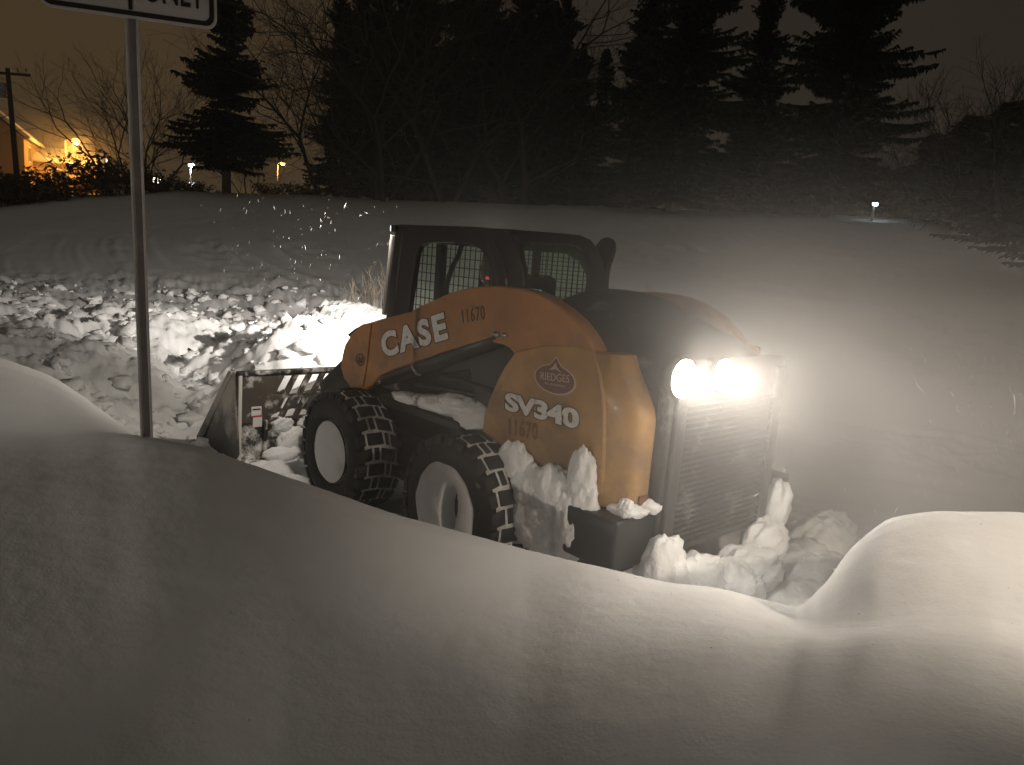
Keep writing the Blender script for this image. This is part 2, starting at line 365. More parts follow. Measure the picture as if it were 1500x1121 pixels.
def bank(az, r):
    kr = np.stack([hermite(az, CA, KN[:, k, 0]) for k in range(11)], -1)
    kz = np.stack([hermite(az, CA, KN[:, k, 1]) for k in range(11)], -1)
    def ev(rr):
        z = np.where(rr >= kr[..., -1], kz[..., -1], kz[..., 0])
        for k in range(10):
            m = (rr >= kr[..., k]) & (rr < kr[..., k+1])
            t = (rr-kr[..., k])/(kr[..., k+1]-kr[..., k])
            z = np.where(m, kz[..., k]*(1-t)+kz[..., k+1]*t, z)
        return z
    s = 0; ws = 0
    for q, w in ((-.07, .5), (-.035, 1), (0, 1.4), (.035, 1), (.07, .5)):
        s = s+ev(r*(1+q*.75))*w; ws += w
    return s/ws
PILE = [  # heaps: x, y, radius along x, along y, height
    (3.55, -0.35, .85, .95, .95), (4.4, -.6, 1.0, 1.3, .70), (4.9, -1.6, 1.3, 1.2, .75), (4.6, 1.5, .8, .8, .42), (5.2, 1.9, 1.3, 1.0, .40), (6.4, .6, 1.2, 1.4, .50), (7.8, 2.2, 1.6, 1.2, .34),
    (5.3, 3.0, 1.2, .8, .34)]
def terrain(x, y, raw=False):
    x = np.asarray(x, float); y = np.asarray(y, float)
    dx = x-CAM[0]; dy = y-CAM[1]; r = np.hypot(dx, dy); az = np.degrees(np.arctan2(dy, dx))
    b = bank(az, r)
    zf = CAM[2]+RC*np.tan(np.interp(az, FA, FT))
    t = np.clip((r-8.0)/(RC-8.0), 0, None)
    side = np.clip(t, 0, 1)**1.06*zf+np.clip(r-RC, 0, None)*.012
    side = np.where(t <= 0, 0, side)
    z = b+side
    # loose waves on the bank
    nearw = 1-sstep(4.2, 5.5, r)
    z = z+nearw*(.009*pn(x*.9+3, y*.9)+.0035*pn(x*2.7, y*2.7+5)+.0016*pn(x*11, y*11)+.0008*pn(x*29, y*29))*sstep(.8, 2., r)
    # heaps pushed by the bucket
    heap = 0
    for hx, hy, sx, sy, hh in PILE:
        q = ((x-hx)/sx)**2+((y-hy)/sy)**2; heap = np.maximum(heap, hh*np.exp(-q**1.25))
    z = z+heap
    # rubble zone: windrow left of the bucket, out to ~17 m
    rub = sstep(5.6, 6.6, r)*(1-sstep(15.5, 19, r))*sstep(-33, -25, az+3*pn(x*.5, y*.5))*(1-sstep(5, 14, az))
    rub = np.maximum(rub, np.clip(heap*2.2, 0, 1))*sstep(2.75, 3.6, x+.35*np.clip(y-1.4, 0, 2))
    w1, i1 = worley(x*1.05+.25*pn(x*2, y*2), y*1.05); w2, i2 = worley(x*2.7+.3*pn(x*5, y*5), y*2.7); w3, i3 = worley(x*6.5, y*6.5)
    ch = (.26*i1*sstep(.75, .25, w1)+.15*i2*sstep(.8, .3, w2)+.06*i3*sstep(.8, .35, w3))+.10*fbm(x*1.2, y*1.2, 4)
    rg_ = 1-np.abs(fbm(x*1.5+9, y*1.5, 5, .58)); rg2 = np.abs(fbm(x*3.8, y*3.8+3, 4, .6))
    ch = .15*i1*sstep(.75, .2, w1)+.09*i2*sstep(.75, .35, w2)+.03*i3*sstep(.8, .4, w3)+.22*(rg_-.6)+.07*rg2+.012*pn(x*14, y*14)
    z = z+rub*ch*(.42+.25*sstep(7.5, 10, r))
    # churned track behind and beside the loader
    tr = (1-sstep(.05, .20, b))*sstep(-2.7, -2.3, x)*sstep(3.3, 4.1, r)*(1-sstep(2.2, 2.9, np.abs(y)))*sstep(-7, -4.5, x)*(1-sstep(2.4, 2.9, x))
    z = z+tr*(1-rub)*(.05*fbm(x*3, y*3, 4)+.05*i2*sstep(.8, .3, w2))
    # field: old ruts swinging round, wind ripple
    fm = sstep(6.5, 9, r)*(1-rub)
    cx, cy_ = 9.0, -26.0
    rho = np.hypot(x-cx, y-cy_)+1.2*pn(x*.06, y*.06)
    th = np.arctan2(y-cy_, x-cx)
    brk = sstep(-.15, .45, pn(x*.16+1, y*.16+7)); rut = pn(rho*.85, th*1.6)*.05*brk+brk*np.maximum(0, pn(rho*2.1+4, th*2.4)-.05)*.22+.02*brk*pn(rho*5.5, th*5)+.12*pn(rho*.22, th*1.2)+.07*fbm(x*1.5, y*1.5, 5)*sstep(.0, .35, pn(rho*.5+5, th*3))
    z = z+fm*rut*(1-.55*sstep(26, 40, r))
    return z
def T1(x, y): return float(terrain(np.array([x]), np.array([y]))[0])

az = np.concatenate([np.arange(-180, -88, 4.0), np.arange(-88, 8, .13), np.arange(8, 180.01, 4.0)])
rr = np.concatenate([np.linspace(.25, 1.2, 8, endpoint=False), 1.2*np.power(1.0046, np.arange(0, 510)), 12.5*np.power(1.018, np.arange(0, 82)), 54*np.power(1.10, np.arange(0, 24))])
rr = np.unique(np.round(rr, 5))
A, RR = np.meshgrid(np.radians(az), rr, indexing='ij')
X = CAM[0]+RR*np.cos(A); Y = CAM[1]+RR*np.sin(A); Z = terrain(X, Y)
na, nr = A.shape
V = np.stack([X.ravel(), Y.ravel(), Z.ravel()], 1)
c0 = np.array([[CAM[0], CAM[1], .6]])
idx = np.arange(na*nr).reshape(na, nr)
T = np.stack([idx[:-1, :-1], idx[:-1, 1:], idx[1:, 1:], idx[1:, :-1]], -1).reshape(-1, 4)
g = fast_mesh('snow_ground', V, T, SNOW, None, True)
tag(g, 'snow covered ground: smooth bank in front, plowed lot and field behind', kind='structure')

# ------------------------------------------------------------------ skid steer loader
LD = empty('skid_steer_loader', (0, 0, 0))
tag(LD, 'orange and black skid steer loader pushing snow with its bucket', 'skid steer loader')

def wheel(cx, y_in, side):
    """wheel centred on (cx, ., .46); outer face towards side*y"""
    w = bpy.data.objects.new('wheel', None); COL.objects.link(w); w.parent = LD
    yo = .99; yi = .655; Rt = .435; K = 72
    # carcass profile (radius, y) from inner bead to outer bead
    prof = [(.215, yi+.02), (.26, yi-.005), (.34, yi-.012), (.395, yi+.01), (.418, yi+.05), (.424, (yi+yo)/2), (.418, yo-.05), (.398, yo-.012), (.345, yo+.012), (.265, yo+.004), (.222, yo-.018), (.205, yo-.05)]
    secs = []
    for j in range(K+1):
        a = 2*math.pi*j/K
        secs.append([(cx+r_*math.cos(a), side*y_, .46+r_*math.sin(a)) for r_, y_ in prof])
    o = loft('tyre', secs, RUB, w, closed=False)
    # packed snow in the grooves and raised tread blocks
    pv = [(.4285, yi+.035), (.436, (yi+yo)/2-.06), (.436, (yi+yo)/2+.06), (.4285, yo-.035)]
    secs = [[(cx+r_*math.cos(2*math.pi*j/K), side*y_, .46+r_*math.sin(2*math.pi*j/K)) for r_, y_ in pv] for j in range(K+1)]
    loft('packed_snow', secs, PACK, w, closed=False)
    V = []; Fc = []
    rows = 26
    def yr(y_): return .4285+.0075*(1-((y_-(yi+yo)/2)/((yo-yi)/2-.035))**2)
    cols = [(yi-.004, yi+.070), (yi+.086, yi+.158), (yi+.174, yi+.250), (yi+.266, yo+.002)]
    for i in range(rows):
        sh = .022 if i % 2 else -.018
        for c, (y0, y1) in enumerate(((cols[0][0], cols[0][1]+sh), (cols[1][0]+sh, cols[1][1]-sh), (cols[2][0]-sh, cols[2][1]+sh), (cols[3][0]+sh, cols[3][1]))):
            off = (0, .28, .10, .42)[c]*.9
            sk0 = .22*(y0-yi)/(yo-yi)*2; sk1 = .22*(y1-yi)/(yo-yi)*2
            def tp(f, y_): # angle with slanted, arced rows
                s_ = (y_-yi)/(yo-yi)
                return 2*math.pi*(i+f+.9*(s_-.5)**2*1.6-.5*s_)/rows
            pts = []
            g0 = .11
            for (f, yy) in ((g0, y0), (g0+.02, y1), (1-g0+.04, y1), (1-g0, y0)):
                pts.append((tp(f, yy), yy))
            n = len(V)
            for rad, gr in ((-.012, 0), (.013, .003)):
                for k, (a, yy) in enumerate(pts):
                    ym = yy+(gr if k in (0, 3) else -gr)
                    rb = yr(min(max(yy, yi+.035), yo-.035))+rad
                    if yy < yi+.02 or yy > yo-.02: rb -= .012 if rad > 0 else .03
                    V.append((cx+rb*math.cos(a), side*ym, .46+rb*math.sin(a)))
            Fc += [[n+4, n+5, n+6, n+7], [n, n+1, n+5, n+4], [n+1, n+2, n+6, n+5], [n+2, n+3, n+7, n+6], [n+3, n, n+4, n+7]]
    t = mesh('tread', V, Fc, LUG, w); bevel(t, .004, 1, 30)
    # rim
    prof = [(.222, yo-.02), (.232, yo-.004), (.226, yo+.003), (.212, yo-.012), (.20, yo-.06), (.15, yo-.075), (.05, yo-.07), (.0, yo-.07)]
    secs = [[(cx+r_*math.cos(2*math.pi*j/48), side*y_, .46+r_*math.sin(2*math.pi*j/48)) for r_, y_ in prof] for j in range(49)]
    loft('rim', secs, BLK, w, closed=False)
    return w
def rim_snow(w, cx, front):
    """snow packed into the dished rim; the rear one has a hole scooped out of it"""
    yo = .99; V = []; Fc = []; K = 64; NR = 22; R0 = .232 if front else .335
    rnd = random.Random(3)
    for i in range(NR+1):
        r_ = R0*i/NR
        for j in range(K):
            a = 2*math.pi*j/K; lx = r_*math.cos(a); lz = r_*math.sin(a)
            y_ = yo+(.004 if front else .030)*(1-(i/NR)**4)-.008*(i == NR)
            y_ += .006*float(pn(lx*9, lz*9))
            if front:
                d = math.hypot((lx+.17)/.05, (lz+.05)/.05); y_ -= .035*math.exp(-d*d)
            else:
                d = math.hypot((lx+.07)/.065, (lz-.03)/.13); y_ -= .16/(1+math.exp((d-1)*14))
                y_ -= .02*sstep(.22, .335, r_)
            V.append((cx+lx*(1+.015*float(pn(a*2, 3))), y_, .46+lz*(1+.015*float(pn(a*2, 9)))))
    for i in range(NR):
        for j in range(K): Fc.append([i*K+j, i*K+(j+1) % K, (i+1)*K+(j+1) % K, (i+1)*K+j])
    n = len(V)
    for j in range(K):
        v = V[NR*K+j]; V.append((v[0], yo-.05, v[2]))
    for j in range(K): Fc.append([NR*K+j, NR*K+(j+1) % K, n+(j+1) % K, n+j])
    mesh('rim_snow', V, Fc, SNOW, w, True)
for cx, fr in ((.682, True), (-.682, False)):
    w = wheel(cx, 0, 1); rim_snow(w, cx, fr)
    wheel(cx, 0, -1)

# chassis
box('chassis', (-.35, 0, .60), (2.5, 1.10, .60), BLK, LD, .02)
box('axle_housing', (0, .58, .50), (1.9, .08, .26), BLK, LD, .02)
box('belly_plate', (-.35, 0, .27), (2.3, 1.0, .08), BLK, LD, .01)
box('side_step', (.05, .63, .86), (.95, .16, .06), BLK, LD, .01)
# lift arms
def sideprof(pts, y): return [tuple(UN(u, v, 1, y)[[0, 2]]) for u, v in pts]
arm_out = [(503, 520), (506, 506), (515, 491), (530, 478), (560, 469), (600, 459), (626, 446), (650, 435), (675, 427), (700, 422.5), (730, 421.5), (760, 425), (782, 431), (800, 440), (822, 455), (840, 471), (856, 492), (868, 513), (860, 540), (820, 560), (775, 560), (752, 535), (757, 520), (747, 508), (735, 502), (715, 498), (700, 500), (675, 507), (650, 513), (610, 528), (575, 540), (556, 549), (545, 562), (530, 572), (515, 568), (504, 553), (500, 538)]
AO = sideprof(arm_out, .74)
plate('lift_arm', AO, [], .685, .11, ARM, LD, .010)
plate('lift_arm', [(x_, z_) for x_, z_ in AO], [], -.685, .11, ARM, LD, .010)
# reinforcing rib and step on the arm nose
plate('arm_nose_plate', sideprof([(503, 521), (507, 506), (516, 492), (531, 480), (544, 476), (541, 500), (538, 530), (532, 566), (516, 567), (505, 552), (501, 538)], .745), [], .746, .012, ARM, LD, .003)
# side tower panel with rounded rear corner
pan = [(757, 517), (742, 538), (729, 562), (718, 588), (711, 612), (709, 636), (716, 664), (735, 690), (800, 722), (850, 737), (878, 732), (883, 660), (884, 600), (878, 548), (868, 516), (845, 510), (800, 508)]
PO = sideprof(pan, .745)
plate('tower_panel', PO, [], .7, .10, YEL, LD, .012)
plate('tower_panel', PO, [], -.7, .10, YEL, LD, .012)
for s in (1, -1):
    secs = []
    sec = [(-1.50, .742), (-1.57, .742), (-1.64, .733), (-1.70, .712), (-1.745, .685), (-1.772, .650), (-1.780, .610), (-1.780, .560), (-1.70, .54), (-1.50, .60)]
    for z_ in (.735, .76, .9, 1.05, 1.2, 1.25, 1.30, 1.36, 1.44, 1.50):
        k = sstep(1.18, 1.54, z_)
        secs.append([(x_+(.17*k if x_ < -1.6 else 0), s*(y_-(.0*k)), z_) for x_, y_ in sec])
    o = loft('rear_column', secs, YEL, LD); bevel(o, .006, 2, 50)
    box('latch', (-1.783, s*.60, .79), (.014, .07, .05), mat('latch_steel', (.16, .07, .035), .5), LD, .003)
    box('bumper_block', (-1.66, s*.70, .60), (.34, .30, .26), BLK, LD, .02)
# dark recess under the arm: panels, links, hoses
box('link_plate', (-.72, .585, 1.16), (.5, .05, .52), BLK, LD, .01)
plate('arm_gusset', sideprof([(640, 515), (700, 500), (740, 503), (775, 525), (745, 560), (720, 600), (700, 585), (690, 540), (650, 545)], .64), [], .635, .03, BLK, LD, .004)
c0_, c1_ = UN(572, 566, 1, .70), UN(738, 504, 1, .70)
rib('lift_cylinder', [(.46, .69, 1.01), (-.25, .69, 1.285), (-.74, .69, 1.475)], .052, BLK, LD, 18)
rib('cylinder_band', [(.075, .69, 1.158), (.050, .69, 1.168)], .0585, CHROME, LD, 18)
rib('cylinder_rod', [(.62, .69, .945), (.44, .69, 1.018)], .026, CHROME, LD, 14)
for i, (a, b, c) in enumerate((((-.82, .66, 1.33), (-.88, .67, 1.18), (-.80, .66, 1.02)), ((-.76, .66, 1.32), (-.83, .67, 1.17), (-.74, .66, 1.0)), ((-.1, .63, 1.12), (-.35, .66, 1.16), (-.72, .65, 1.13)), ((.2, .62, 1.02), (-.2, .66, 1.06), (-.70, .63, 1.10)))):
    P = [Vector(a).lerp(Vector(b), t/6) if False else (Vector(a)*(1-t/6)**2+Vector(b)*2*(t/6)*(1-t/6)+Vector(c)*(t/6)**2) for t in range(7)]
    rib('hydraulic_hose', P, .014, HOSE, LD, 8)
for u, v, r_ in ((729, 490, .020), (741, 491, .015)):
    p = UN(u, v, 1, .745)
    rib('pivot_bolt', [(p[0], .74, p[2]), (p[0], .765, p[2])], r_, CHROME, LD, 12)
# snow stuck on the rear rim of the arm (bright wedge)
# coupler and tilt linkage at the arm nose
box('coupler', (1.55, 0, .52), (.18, 1.15, .50), BLK, LD, .02)
box('coupler_arm', (1.18, .63, .82), (.5, .10, .30), BLK, LD, .02, Matrix.Rotation(R_(35), 3, 'Y'))
rib('tilt_cylinder', [(.55, .50, 1.25), (1.45, .50, .78)], .04, BLK, LD, 14)
P = [UN(u, v, 1, .60) for u, v in ((514, 494), (520, 484), (532, 477), (548, 474), (560, 476))]
rib('grab_loop', [tuple(p) for p in P], .010, CHROME, LD, 8)
P = [UN(u, v, 1, .62) for u, v in ((512, 491), (524, 482), (540, 480))]
rib('hydraulic_hose', [tuple(p) for p in P], .013, HOSE, LD, 8)

# cab (ROPS) ------------------------------------------------------
CB = bpy.data.objects.new('cab', None); COL.objects.link(CB); CB.parent = LD
cab_o = sideprof([(583, 331), (640, 332), (700, 334), (738, 338), (752, 347), (760, 362), (766, 395), (769, 440), (769, 500), (700, 520), (600, 500), (566, 492), (568, 470), (576, 400)], .47)
cab_far = [(.742, 2.09), (-.12, 2.09), (-.24, 2.06), (-.34, 1.99), (-.42, 1.88), (-.45, 1.75), (-.46, 1.30), (.83, 1.20), (.815, 1.383)]
w1 = sideprof([(597, 470), (603, 425), (611, 372), (616, 360), (628, 355), (664, 354), (690, 357), (706, 364), (717, 380), (722, 400), (723, 430), (722, 452), (690, 470), (640, 490)], .47)
g_far = [(x_, z_) for x_, z_ in w1]
for s, oo in ((1, cab_o), (-1, cab_far)):
    ww = w1 if s > 0 else [(.60, 1.42), (.52, 1.93), (.46, 1.99), (-.10, 1.99), (-.24, 1.94), (-.33, 1.84), (-.36, 1.70), (-.36, 1.38)]
    plate('cab_side', oo, [ww], s*.46, .05, BLK, CB, .006)
    plate('window_glass', ww, [], s*.452, .006, GLS, CB, .001)
    # guard: bars of welded mesh
    g_ = MB()
    for (x0, x1, z0, z1) in ((-.40, .56, 1.36, 2.01),):
        n = int((x1-x0)/.052)
        for i in range(n+1):
            x_ = x0+(x1-x0)*i/n; g_.box((x_, s*.438, (z0+z1)/2), (.0050, .0050, z1-z0))
        n = int((z1-z0)/.056)
        for i in range(n+1):
            z_ = z0+(z1-z0)*i/n; g_.box(((x0+x1)/2, s*.433, z_), (x1-x0, .0050, .0050))
    tag(g_.build('window_guard', WIRE, CB), kind='stuff')
# rear face with its rounded window
rf = [(.485, 1.40), (.485, 2.02), (.46, 2.075), (.40, 2.09), (0, 2.10), (-.15, 2.10), (-.25, 2.08), (-.34, 2.02), (-.40, 1.93), (-.45, 1.80), (-.485, 1.40)]
rw = [(.27, 1.50), (.30, 1.66), (.345, 1.80), (.385, 1.92), (.42, 2.00), (.38, 2.035), (-.05, 2.05), (-.17, 2.04), (-.25, 1.99), (-.30, 1.90), (-.315, 1.80), (-.31, 1.60), (-.28, 1.50)]
plate('cab_rear', rf, [rw], -.47, .06, BLK, CB, .008, axis='x')
plate('window_glass', rw, [], -.465, .006, GLS, CB, .001, axis='x')
g_ = MB()
for i in range(15): g_.box((-.452, -.32+.053*i, 1.78), (.005, .0045, .56))
for i in range(10): g_.box((-.447, .05, 1.52+.058*i), (.005, .76, .0045))
tag(g_.build('window_guard', WIRE, CB), kind='stuff')
bp_ = sideprof([(716, 342), (738, 341), (752, 350), (762, 375), (769, 405), (771, 446), (750, 448), (731, 448), (731, 410), (727, 385), (719, 362)], .49)
plate('cab_post', bp_, [], .492, .03, BLK, CB, .010)
p0, p1 = UN(741, 352, 1, .51), UN(752, 425, 1, .51)
rib('hand_rail', [tuple(UN(u, v, 1, .515)) for u, v in ((722, 352), (731, 366), (738, 388), (742, 412), (743, 430))], .007, BLKW, CB, 6)
roof = [(.76, .455), (.76, -.455), (-.10, -.44), (-.30, -.30), (-.47, -.16), (-.48, .44), (-.40, .46)]
o = loft('cab_roof', [[(x_, y_, z_) for x_, y_ in roof] for z_ in (2.055, 2.10)], BLK, CB, smooth=False); bevel(o, .012)
box('roof_edge', (.70, 0, 2.03), (.10, .94, .10), BLK, CB, .015)
box('cab_post', (.735, .45, 1.70), (.10, .08, .72), BLK, CB, .01, Matrix.Rotation(R_(-6), 3, 'Y'))
box('cab_post', (.735, -.45, 1.70), (.10, .08, .72), BLK, CB, .01, Matrix.Rotation(R_(-6), 3, 'Y'))
box('door_frame', (.845, .455, 1.72), (.035, .045, .60), mat('lamplit_door_edge', (.40, .38, .36), .5), CB, .006, Matrix.Rotation(R_(-6), 3, 'Y'))  # pale colour paints in the lamp light along the near door edge
box('door_frame', (.845, -.455, 1.72), (.035, .045, .60), BLK, CB, .006, Matrix.Rotation(R_(-6), 3, 'Y'))
# inside: door mullion, far window post, seat, lap bar, levers
box('door_post', (.76, .045, 1.68), (.06, .07, .78), BLK, CB, .01)
box('window_post', (.20, -.435, 1.76), (.06, .05, .60), BLK, CB, .01)
box('seat_cushion', (.05, 0, 1.12), (.5, .5, .14), SEATM, CB, .04)
box('seat_back', (-.22, .06, 1.52), (.12, .46, .62), SEATM, CB, .05, Matrix.Rotation(R_(-10), 3, 'Y'))
box('cab_tub', (.15, 0, 1.0), (1.15, .84, .30), BLK, CB, .02)
for yy in (.28, -.28):
    rib('control_lever', [(.45, yy, 1.15), (.48, yy, 1.38), (.44, yy, 1.46)], .017, HOSE, CB, 8)
rib('lap_bar', [tuple(UN(u, v, 1, .05)) for u, v in ((650, 460), (655, 415), (662, 392), (672, 374), (677, 356))], .020, BLK, CB, 8)
p = UN(612, 383, 1, .40); AMB = mat('amber_light', (.8, .5, .05), .4, emis=((1, .62, .05), 1.1))
MB().box(tuple(p), (.016, .012, .02)).build('indicator_light', AMB, CB)
p = UN(715, 408, 1, .30); REDL = mat('red_light', (.8, .1, .1), .4, emis=((1, .09, .14), .45))
MB().tube([tuple(p), tuple(p+np.array([0, .014, 0]))], .013, 10).build('indicator_light', REDL, CB)
p = UN(780, 424, 1, .10); BLUL = mat('display_glow', (.1, .2, .5), .4, emis=((.35, .55, 1.0), .35))
MB().box(tuple(p), (.16, .02, .008)).build('display', BLUL, CB)
# upright ear at the far rear corner of the cab
ear = [tuple(UN(u, v, 1, -.48)[[0, 2]]) for u, v in [(862, 470), (864, 410), (869, 380), (877, 362), (886, 351), (893, 351), (898, 358), (896, 374), (889, 392), (886, 420), (888, 470)]]
plate('rear_ear', smoothpoly(ear, 1), [], -.48, .06, BLK, LD, .014)
# engine hood behind the cab
secs = []
for x_, zt, hw in ((-.50, 1.68, .52), (-.56, 1.755, .52), (-.66, 1.785, .52), (-.90, 1.79, .51), (-1.12, 1.77, .50), (-1.30, 1.70, .49), (-1.50, 1.635, .48), (-1.68, 1.58, .47), (-1.78, 1.53, .46), (-1.82, 1.46, .455)):
    ring = [(-hw-.10, 1.15), (-hw-.08, zt-.30), (-hw+.02, zt-.09), (-hw*.70, zt-.01), (-hw*.35, zt), (0, zt-.05), (hw*.5, zt-.13), (hw*.9, zt-.24), (hw+.02, zt-.40), (hw+.05, 1.15)]
    secs.append([(x_, a, b) for a, b in ring])
o = loft('engine_hood', secs, HOOD, LD); sm = o.modifiers.new('s', 'SUBSURF'); sm.levels = 1; sm.render_levels = 2
# tailgate with louvres
TG = box('tailgate', (-1.80, .0, .98), (.09, 1.08, 1.02), GRILL, LD, .02)
for i in range(26):
    z_ = .52+.030*i
    box('louvre', (-1.852, -.01, z_), (.012, .86, .010), GRILL, TG, 0, Matrix.Rotation(R_(25), 3, 'Y'))
for s in (1, -1):
    box('tailgate_edge', (-1.855, s*.475, .96), (.03, .09, .96), GRILL, TG, .01)
for yy, rr_ in ((.50, .094), (.15, .081)):
    LP = bpy.data.objects.new('work_light', None); COL.objects.link(LP); LP.parent = LD
    zz = 1.42
    rib('lamp_housing', [(-1.80, yy, zz), (-1.865, yy, zz)], rr_+.014, BLK, LP, 24)
    rib('lamp_lens', [(-1.86, yy, zz), (-1.875, yy, zz)], rr_, LAMPG, LP, 24)
for yy in (.47, -.47):
    LP = bpy.data.objects.new('work_light', None); COL.objects.link(LP); LP.parent = LD
    box('lamp_housing', (.745, yy, 2.065), (.05, .09, .05), BLK, LP, .006)
    box('lamp_lens', (.776, yy, 2.065), (.012, .08, .04), LAMPF, LP, .003)

# lettering ------------------------------------------------------
FONT = bpy.data.fonts.load('<builtin>') if False else None
def text_on_side(body, name, p_bl, p_br, p_tl, y, m, thick, offset, parent, shear=0, sx=1.0):
    """letters lying on the plane y=const, seen from +y; corners given as photo pixels"""
    bl = UN(*p_bl, 1, y); br = UN(*p_br, 1, y); tl = UN(*p_tl, 1, y)
    cu = bpy.data.curves.new(name, 'FONT'); cu.body = body; cu.size = 1; cu.extrude = thick; cu.offset = offset; cu.resolution_u = 4
    cu.space_character = sx
    o = bpy.data.objects.new(name, cu); me = bpy.data.meshes.new_from_object(o); bpy.data.objects.remove(o)
    co = np.zeros(len(me.vertices)*3); me.vertices.foreach_get('co', co); co = co.reshape(-1, 3)
    x0, x1 = co[:, 0].min(), co[:, 0].max(); y0, y1 = co[:, 1].min(), co[:, 1].max()
    ref = text_on_side.ref.get(name)
    if ref is None: text_on_side.ref[name] = (x0, x1, y0, y1)
    else: x0, x1, y0, y1 = ref
    a = (co[:, 0]-x0)/(x1-x0); b = (co[:, 1]-y0)/(y1-y0)
    P = bl[None]+a[:, None]*(br-bl)[None]+b[:, None]*(tl-bl)[None]
    P[:, 1] = y+co[:, 2]
    me.vertices.foreach_set('co', P.astype(np.float32).ravel()); me.update()
    me.materials.clear(); me.materials.append(m); me.name = name
    return link(bpy.data.objects.new(name, me), parent)
text_on_side.ref = {}
# white letters first (they set the frame), then the dark outline a little larger and lower
text_on_side('CASE', 'brand_lettering', (562, 525), (657, 497), (556, 489), .7465, WHT, .0015, .044, LD, sx=1.20)
text_on_side('CASE', 'brand_lettering', (562, 525), (657, 497), (556, 489), .7435, DKD, .0015, .072, LD, sx=1.20)
text_on_side('SV340', 'model_lettering', (740, 601), (848, 630), (740, 574), .7555, WHT, .0015, .045, LD, sx=.93)
text_on_side('SV340', 'model_lettering', (740, 601), (848, 630), (740, 574), .7525, DKD, .0015, .080, LD, sx=.93)
text_on_side('11670', 'number_stencil', (678, 474), (711, 468), (676, 454), .7425, DKD, .001, .0, LD, sx=1.1)
text_on_side.ref.pop('number_stencil')
text_on_side('11670', 'number_stencil', (745, 637), (788, 646), (745, 612), .7525, FADED, .001, .03, LD, sx=1.1)
# dealer badge
def ell(u, v, n=40, a=1, b=1, y=.753):
    pass
c = UN(813, 552, 1, .75)
badge = []
for k in range(48):
    t = 2*math.pi*k/48; bx, bz = .142*math.cos(t), .072*math.sin(t)-.014
    if bz > 0: bz = max(bz, .098-abs(bx)*1.05) if abs(bx) < .09 else bz
    badge.append((c[0]+bx, c[2]+bz))
plate('dealer_badge', [(c[0]+(x_-c[0])*1.09, c[2]+(z_-c[2])*1.10) for x_, z_ in badge], [], .7505, .004, CREAM, LD, .0005)
plate('dealer_badge', badge, [], .7525, .004, MAROON, LD, .0005)
text_on_side('RIEDGES', 'badge_lettering', (792, 556), (834, 561), (792, 545), .7550, CREAM, .0006, .0, LD)
text_on_side.ref.pop('badge_lettering')
text_on_side('INC. EXCAVATING', 'badge_lettering', (798, 563), (828, 568), (798, 560), .7550, CREAM, .0006, .0, LD)
plate('badge_peak', [(c[0]+.045, c[2]+.030), (c[0]+.012, c[2]+.055), (c[0], c[2]+.078), (c[0]-.014, c[2]+.052), (c[0]-.05, c[2]+.028), (c[0]-.01, c[2]+.042)], [], .7550, .001, CREAM, LD, .0002)
c = UN(528, 527, 1, .752)
ov = [(c[0]+.060*math.cos(t), c[2]+.045*math.sin(t)) for t in np.linspace(0, 2*math.pi, 32, endpoint=False)]
ov2 = [(c[0]+.050*math.cos(t), c[2]+.036*math.sin(t)) for t in np.linspace(0, 2*math.pi, 32, endpoint=False)]
plate('oval_emblem', ov, [ov2], .7535, .003, DKD, LD, .0005)
plate('oval_emblem', [(c[0]+.04, c[2]-.02), (c[0]+.015, c[2]+.022), (c[0]-.005, c[2]-.004), (c[0]-.03, c[2]+.026), (c[0]-.042, c[2]-.012), (c[0], c[2]-.028)], [], .7535, .003, DKD, LD, .0005)

# bucket ----------------------------------------------------------
BK = bpy.data.objects.new('bucket', None); COL.objects.link(BK); BK.parent = LD
YB = 1.12
sp_ = [(2.05, .80), (2.02, .45), (1.98, .12), (2.05, .03), (2.80, .02), (2.86, .05), (2.84, .12), (2.30, .66), (2.12, .80)]
for s in (1, -1):
    plate('side_plate', sp_, [], s*YB, .022, BUCKS, BK, .003)
    plate('side_cutter', [(2.16, .80), (2.10, .80), (2.74, .08), (2.86, .02), (2.89, .06)], [], s*(YB+.014), .02, BUCKS, BK, .003)
# openwork back: slots cut in a herringbone through the upper half
back = [(YB, .375), (YB, .785), (-YB, .785), (-YB, .375)]
holes = []
def slot(y0, z0, y1, z1, w): # parallelogram leaning
    holes.append([(y0, z0), (y0-w, z0), (y1-w, z1), (y1, z1)])
for half in (1, -1):
    for k in range(6):
        yb_ = (.80-.130*k)
        A_ = [(yb_, .595), (yb_-.085, .595), (yb_-.175, .765), (yb_-.090, .765)]
        B_ = [(yb_+.035, .395), (yb_-.055, .395), (yb_-.145, .570), (yb_-.055, .570)]
        for q in (A_, B_):
            holes.append([(half*a, b) for a, b in q])
plate('back_grid', back, holes, 2.03, .03, BGRID, BK, .003, axis='x')
plate('back_plate', [(YB, .02), (YB, .373), (-YB, .373), (-YB, .02)], [], 2.03, .02, BUCK, BK, .002, axis='x')
box('top_rail', (2.03, 0, .80), (.06, 2*YB, .035), BUCK, BK, .006)
box('floor_plate', (2.42, 0, .035), (.84, 2*YB, .02), BUCK, BK, .004)
box('cutting_edge', (2.84, 0, .030), (.16, 2*YB+.02, .022), BUCK, BK, .004)
for yy in (.88, .52, -.52, -.88):
    box('back_rib', (2.01, yy, .22), (.04, .03, .34), BUCK, BK, .004)
box('corner_bar', (2.012, 1.10, .41), (.022, .03, .78), mat('worn_steel_edge', (.55, .53, .50), .4), BK, .004)
WL = mat('sticker_white', (.66, .64, .62), .5)
ps = UN(372, 600, 0, 2.01); 
box('warning_sticker', (2.017, .955, .47), (.006, .088, .085), WL, BK, 0)
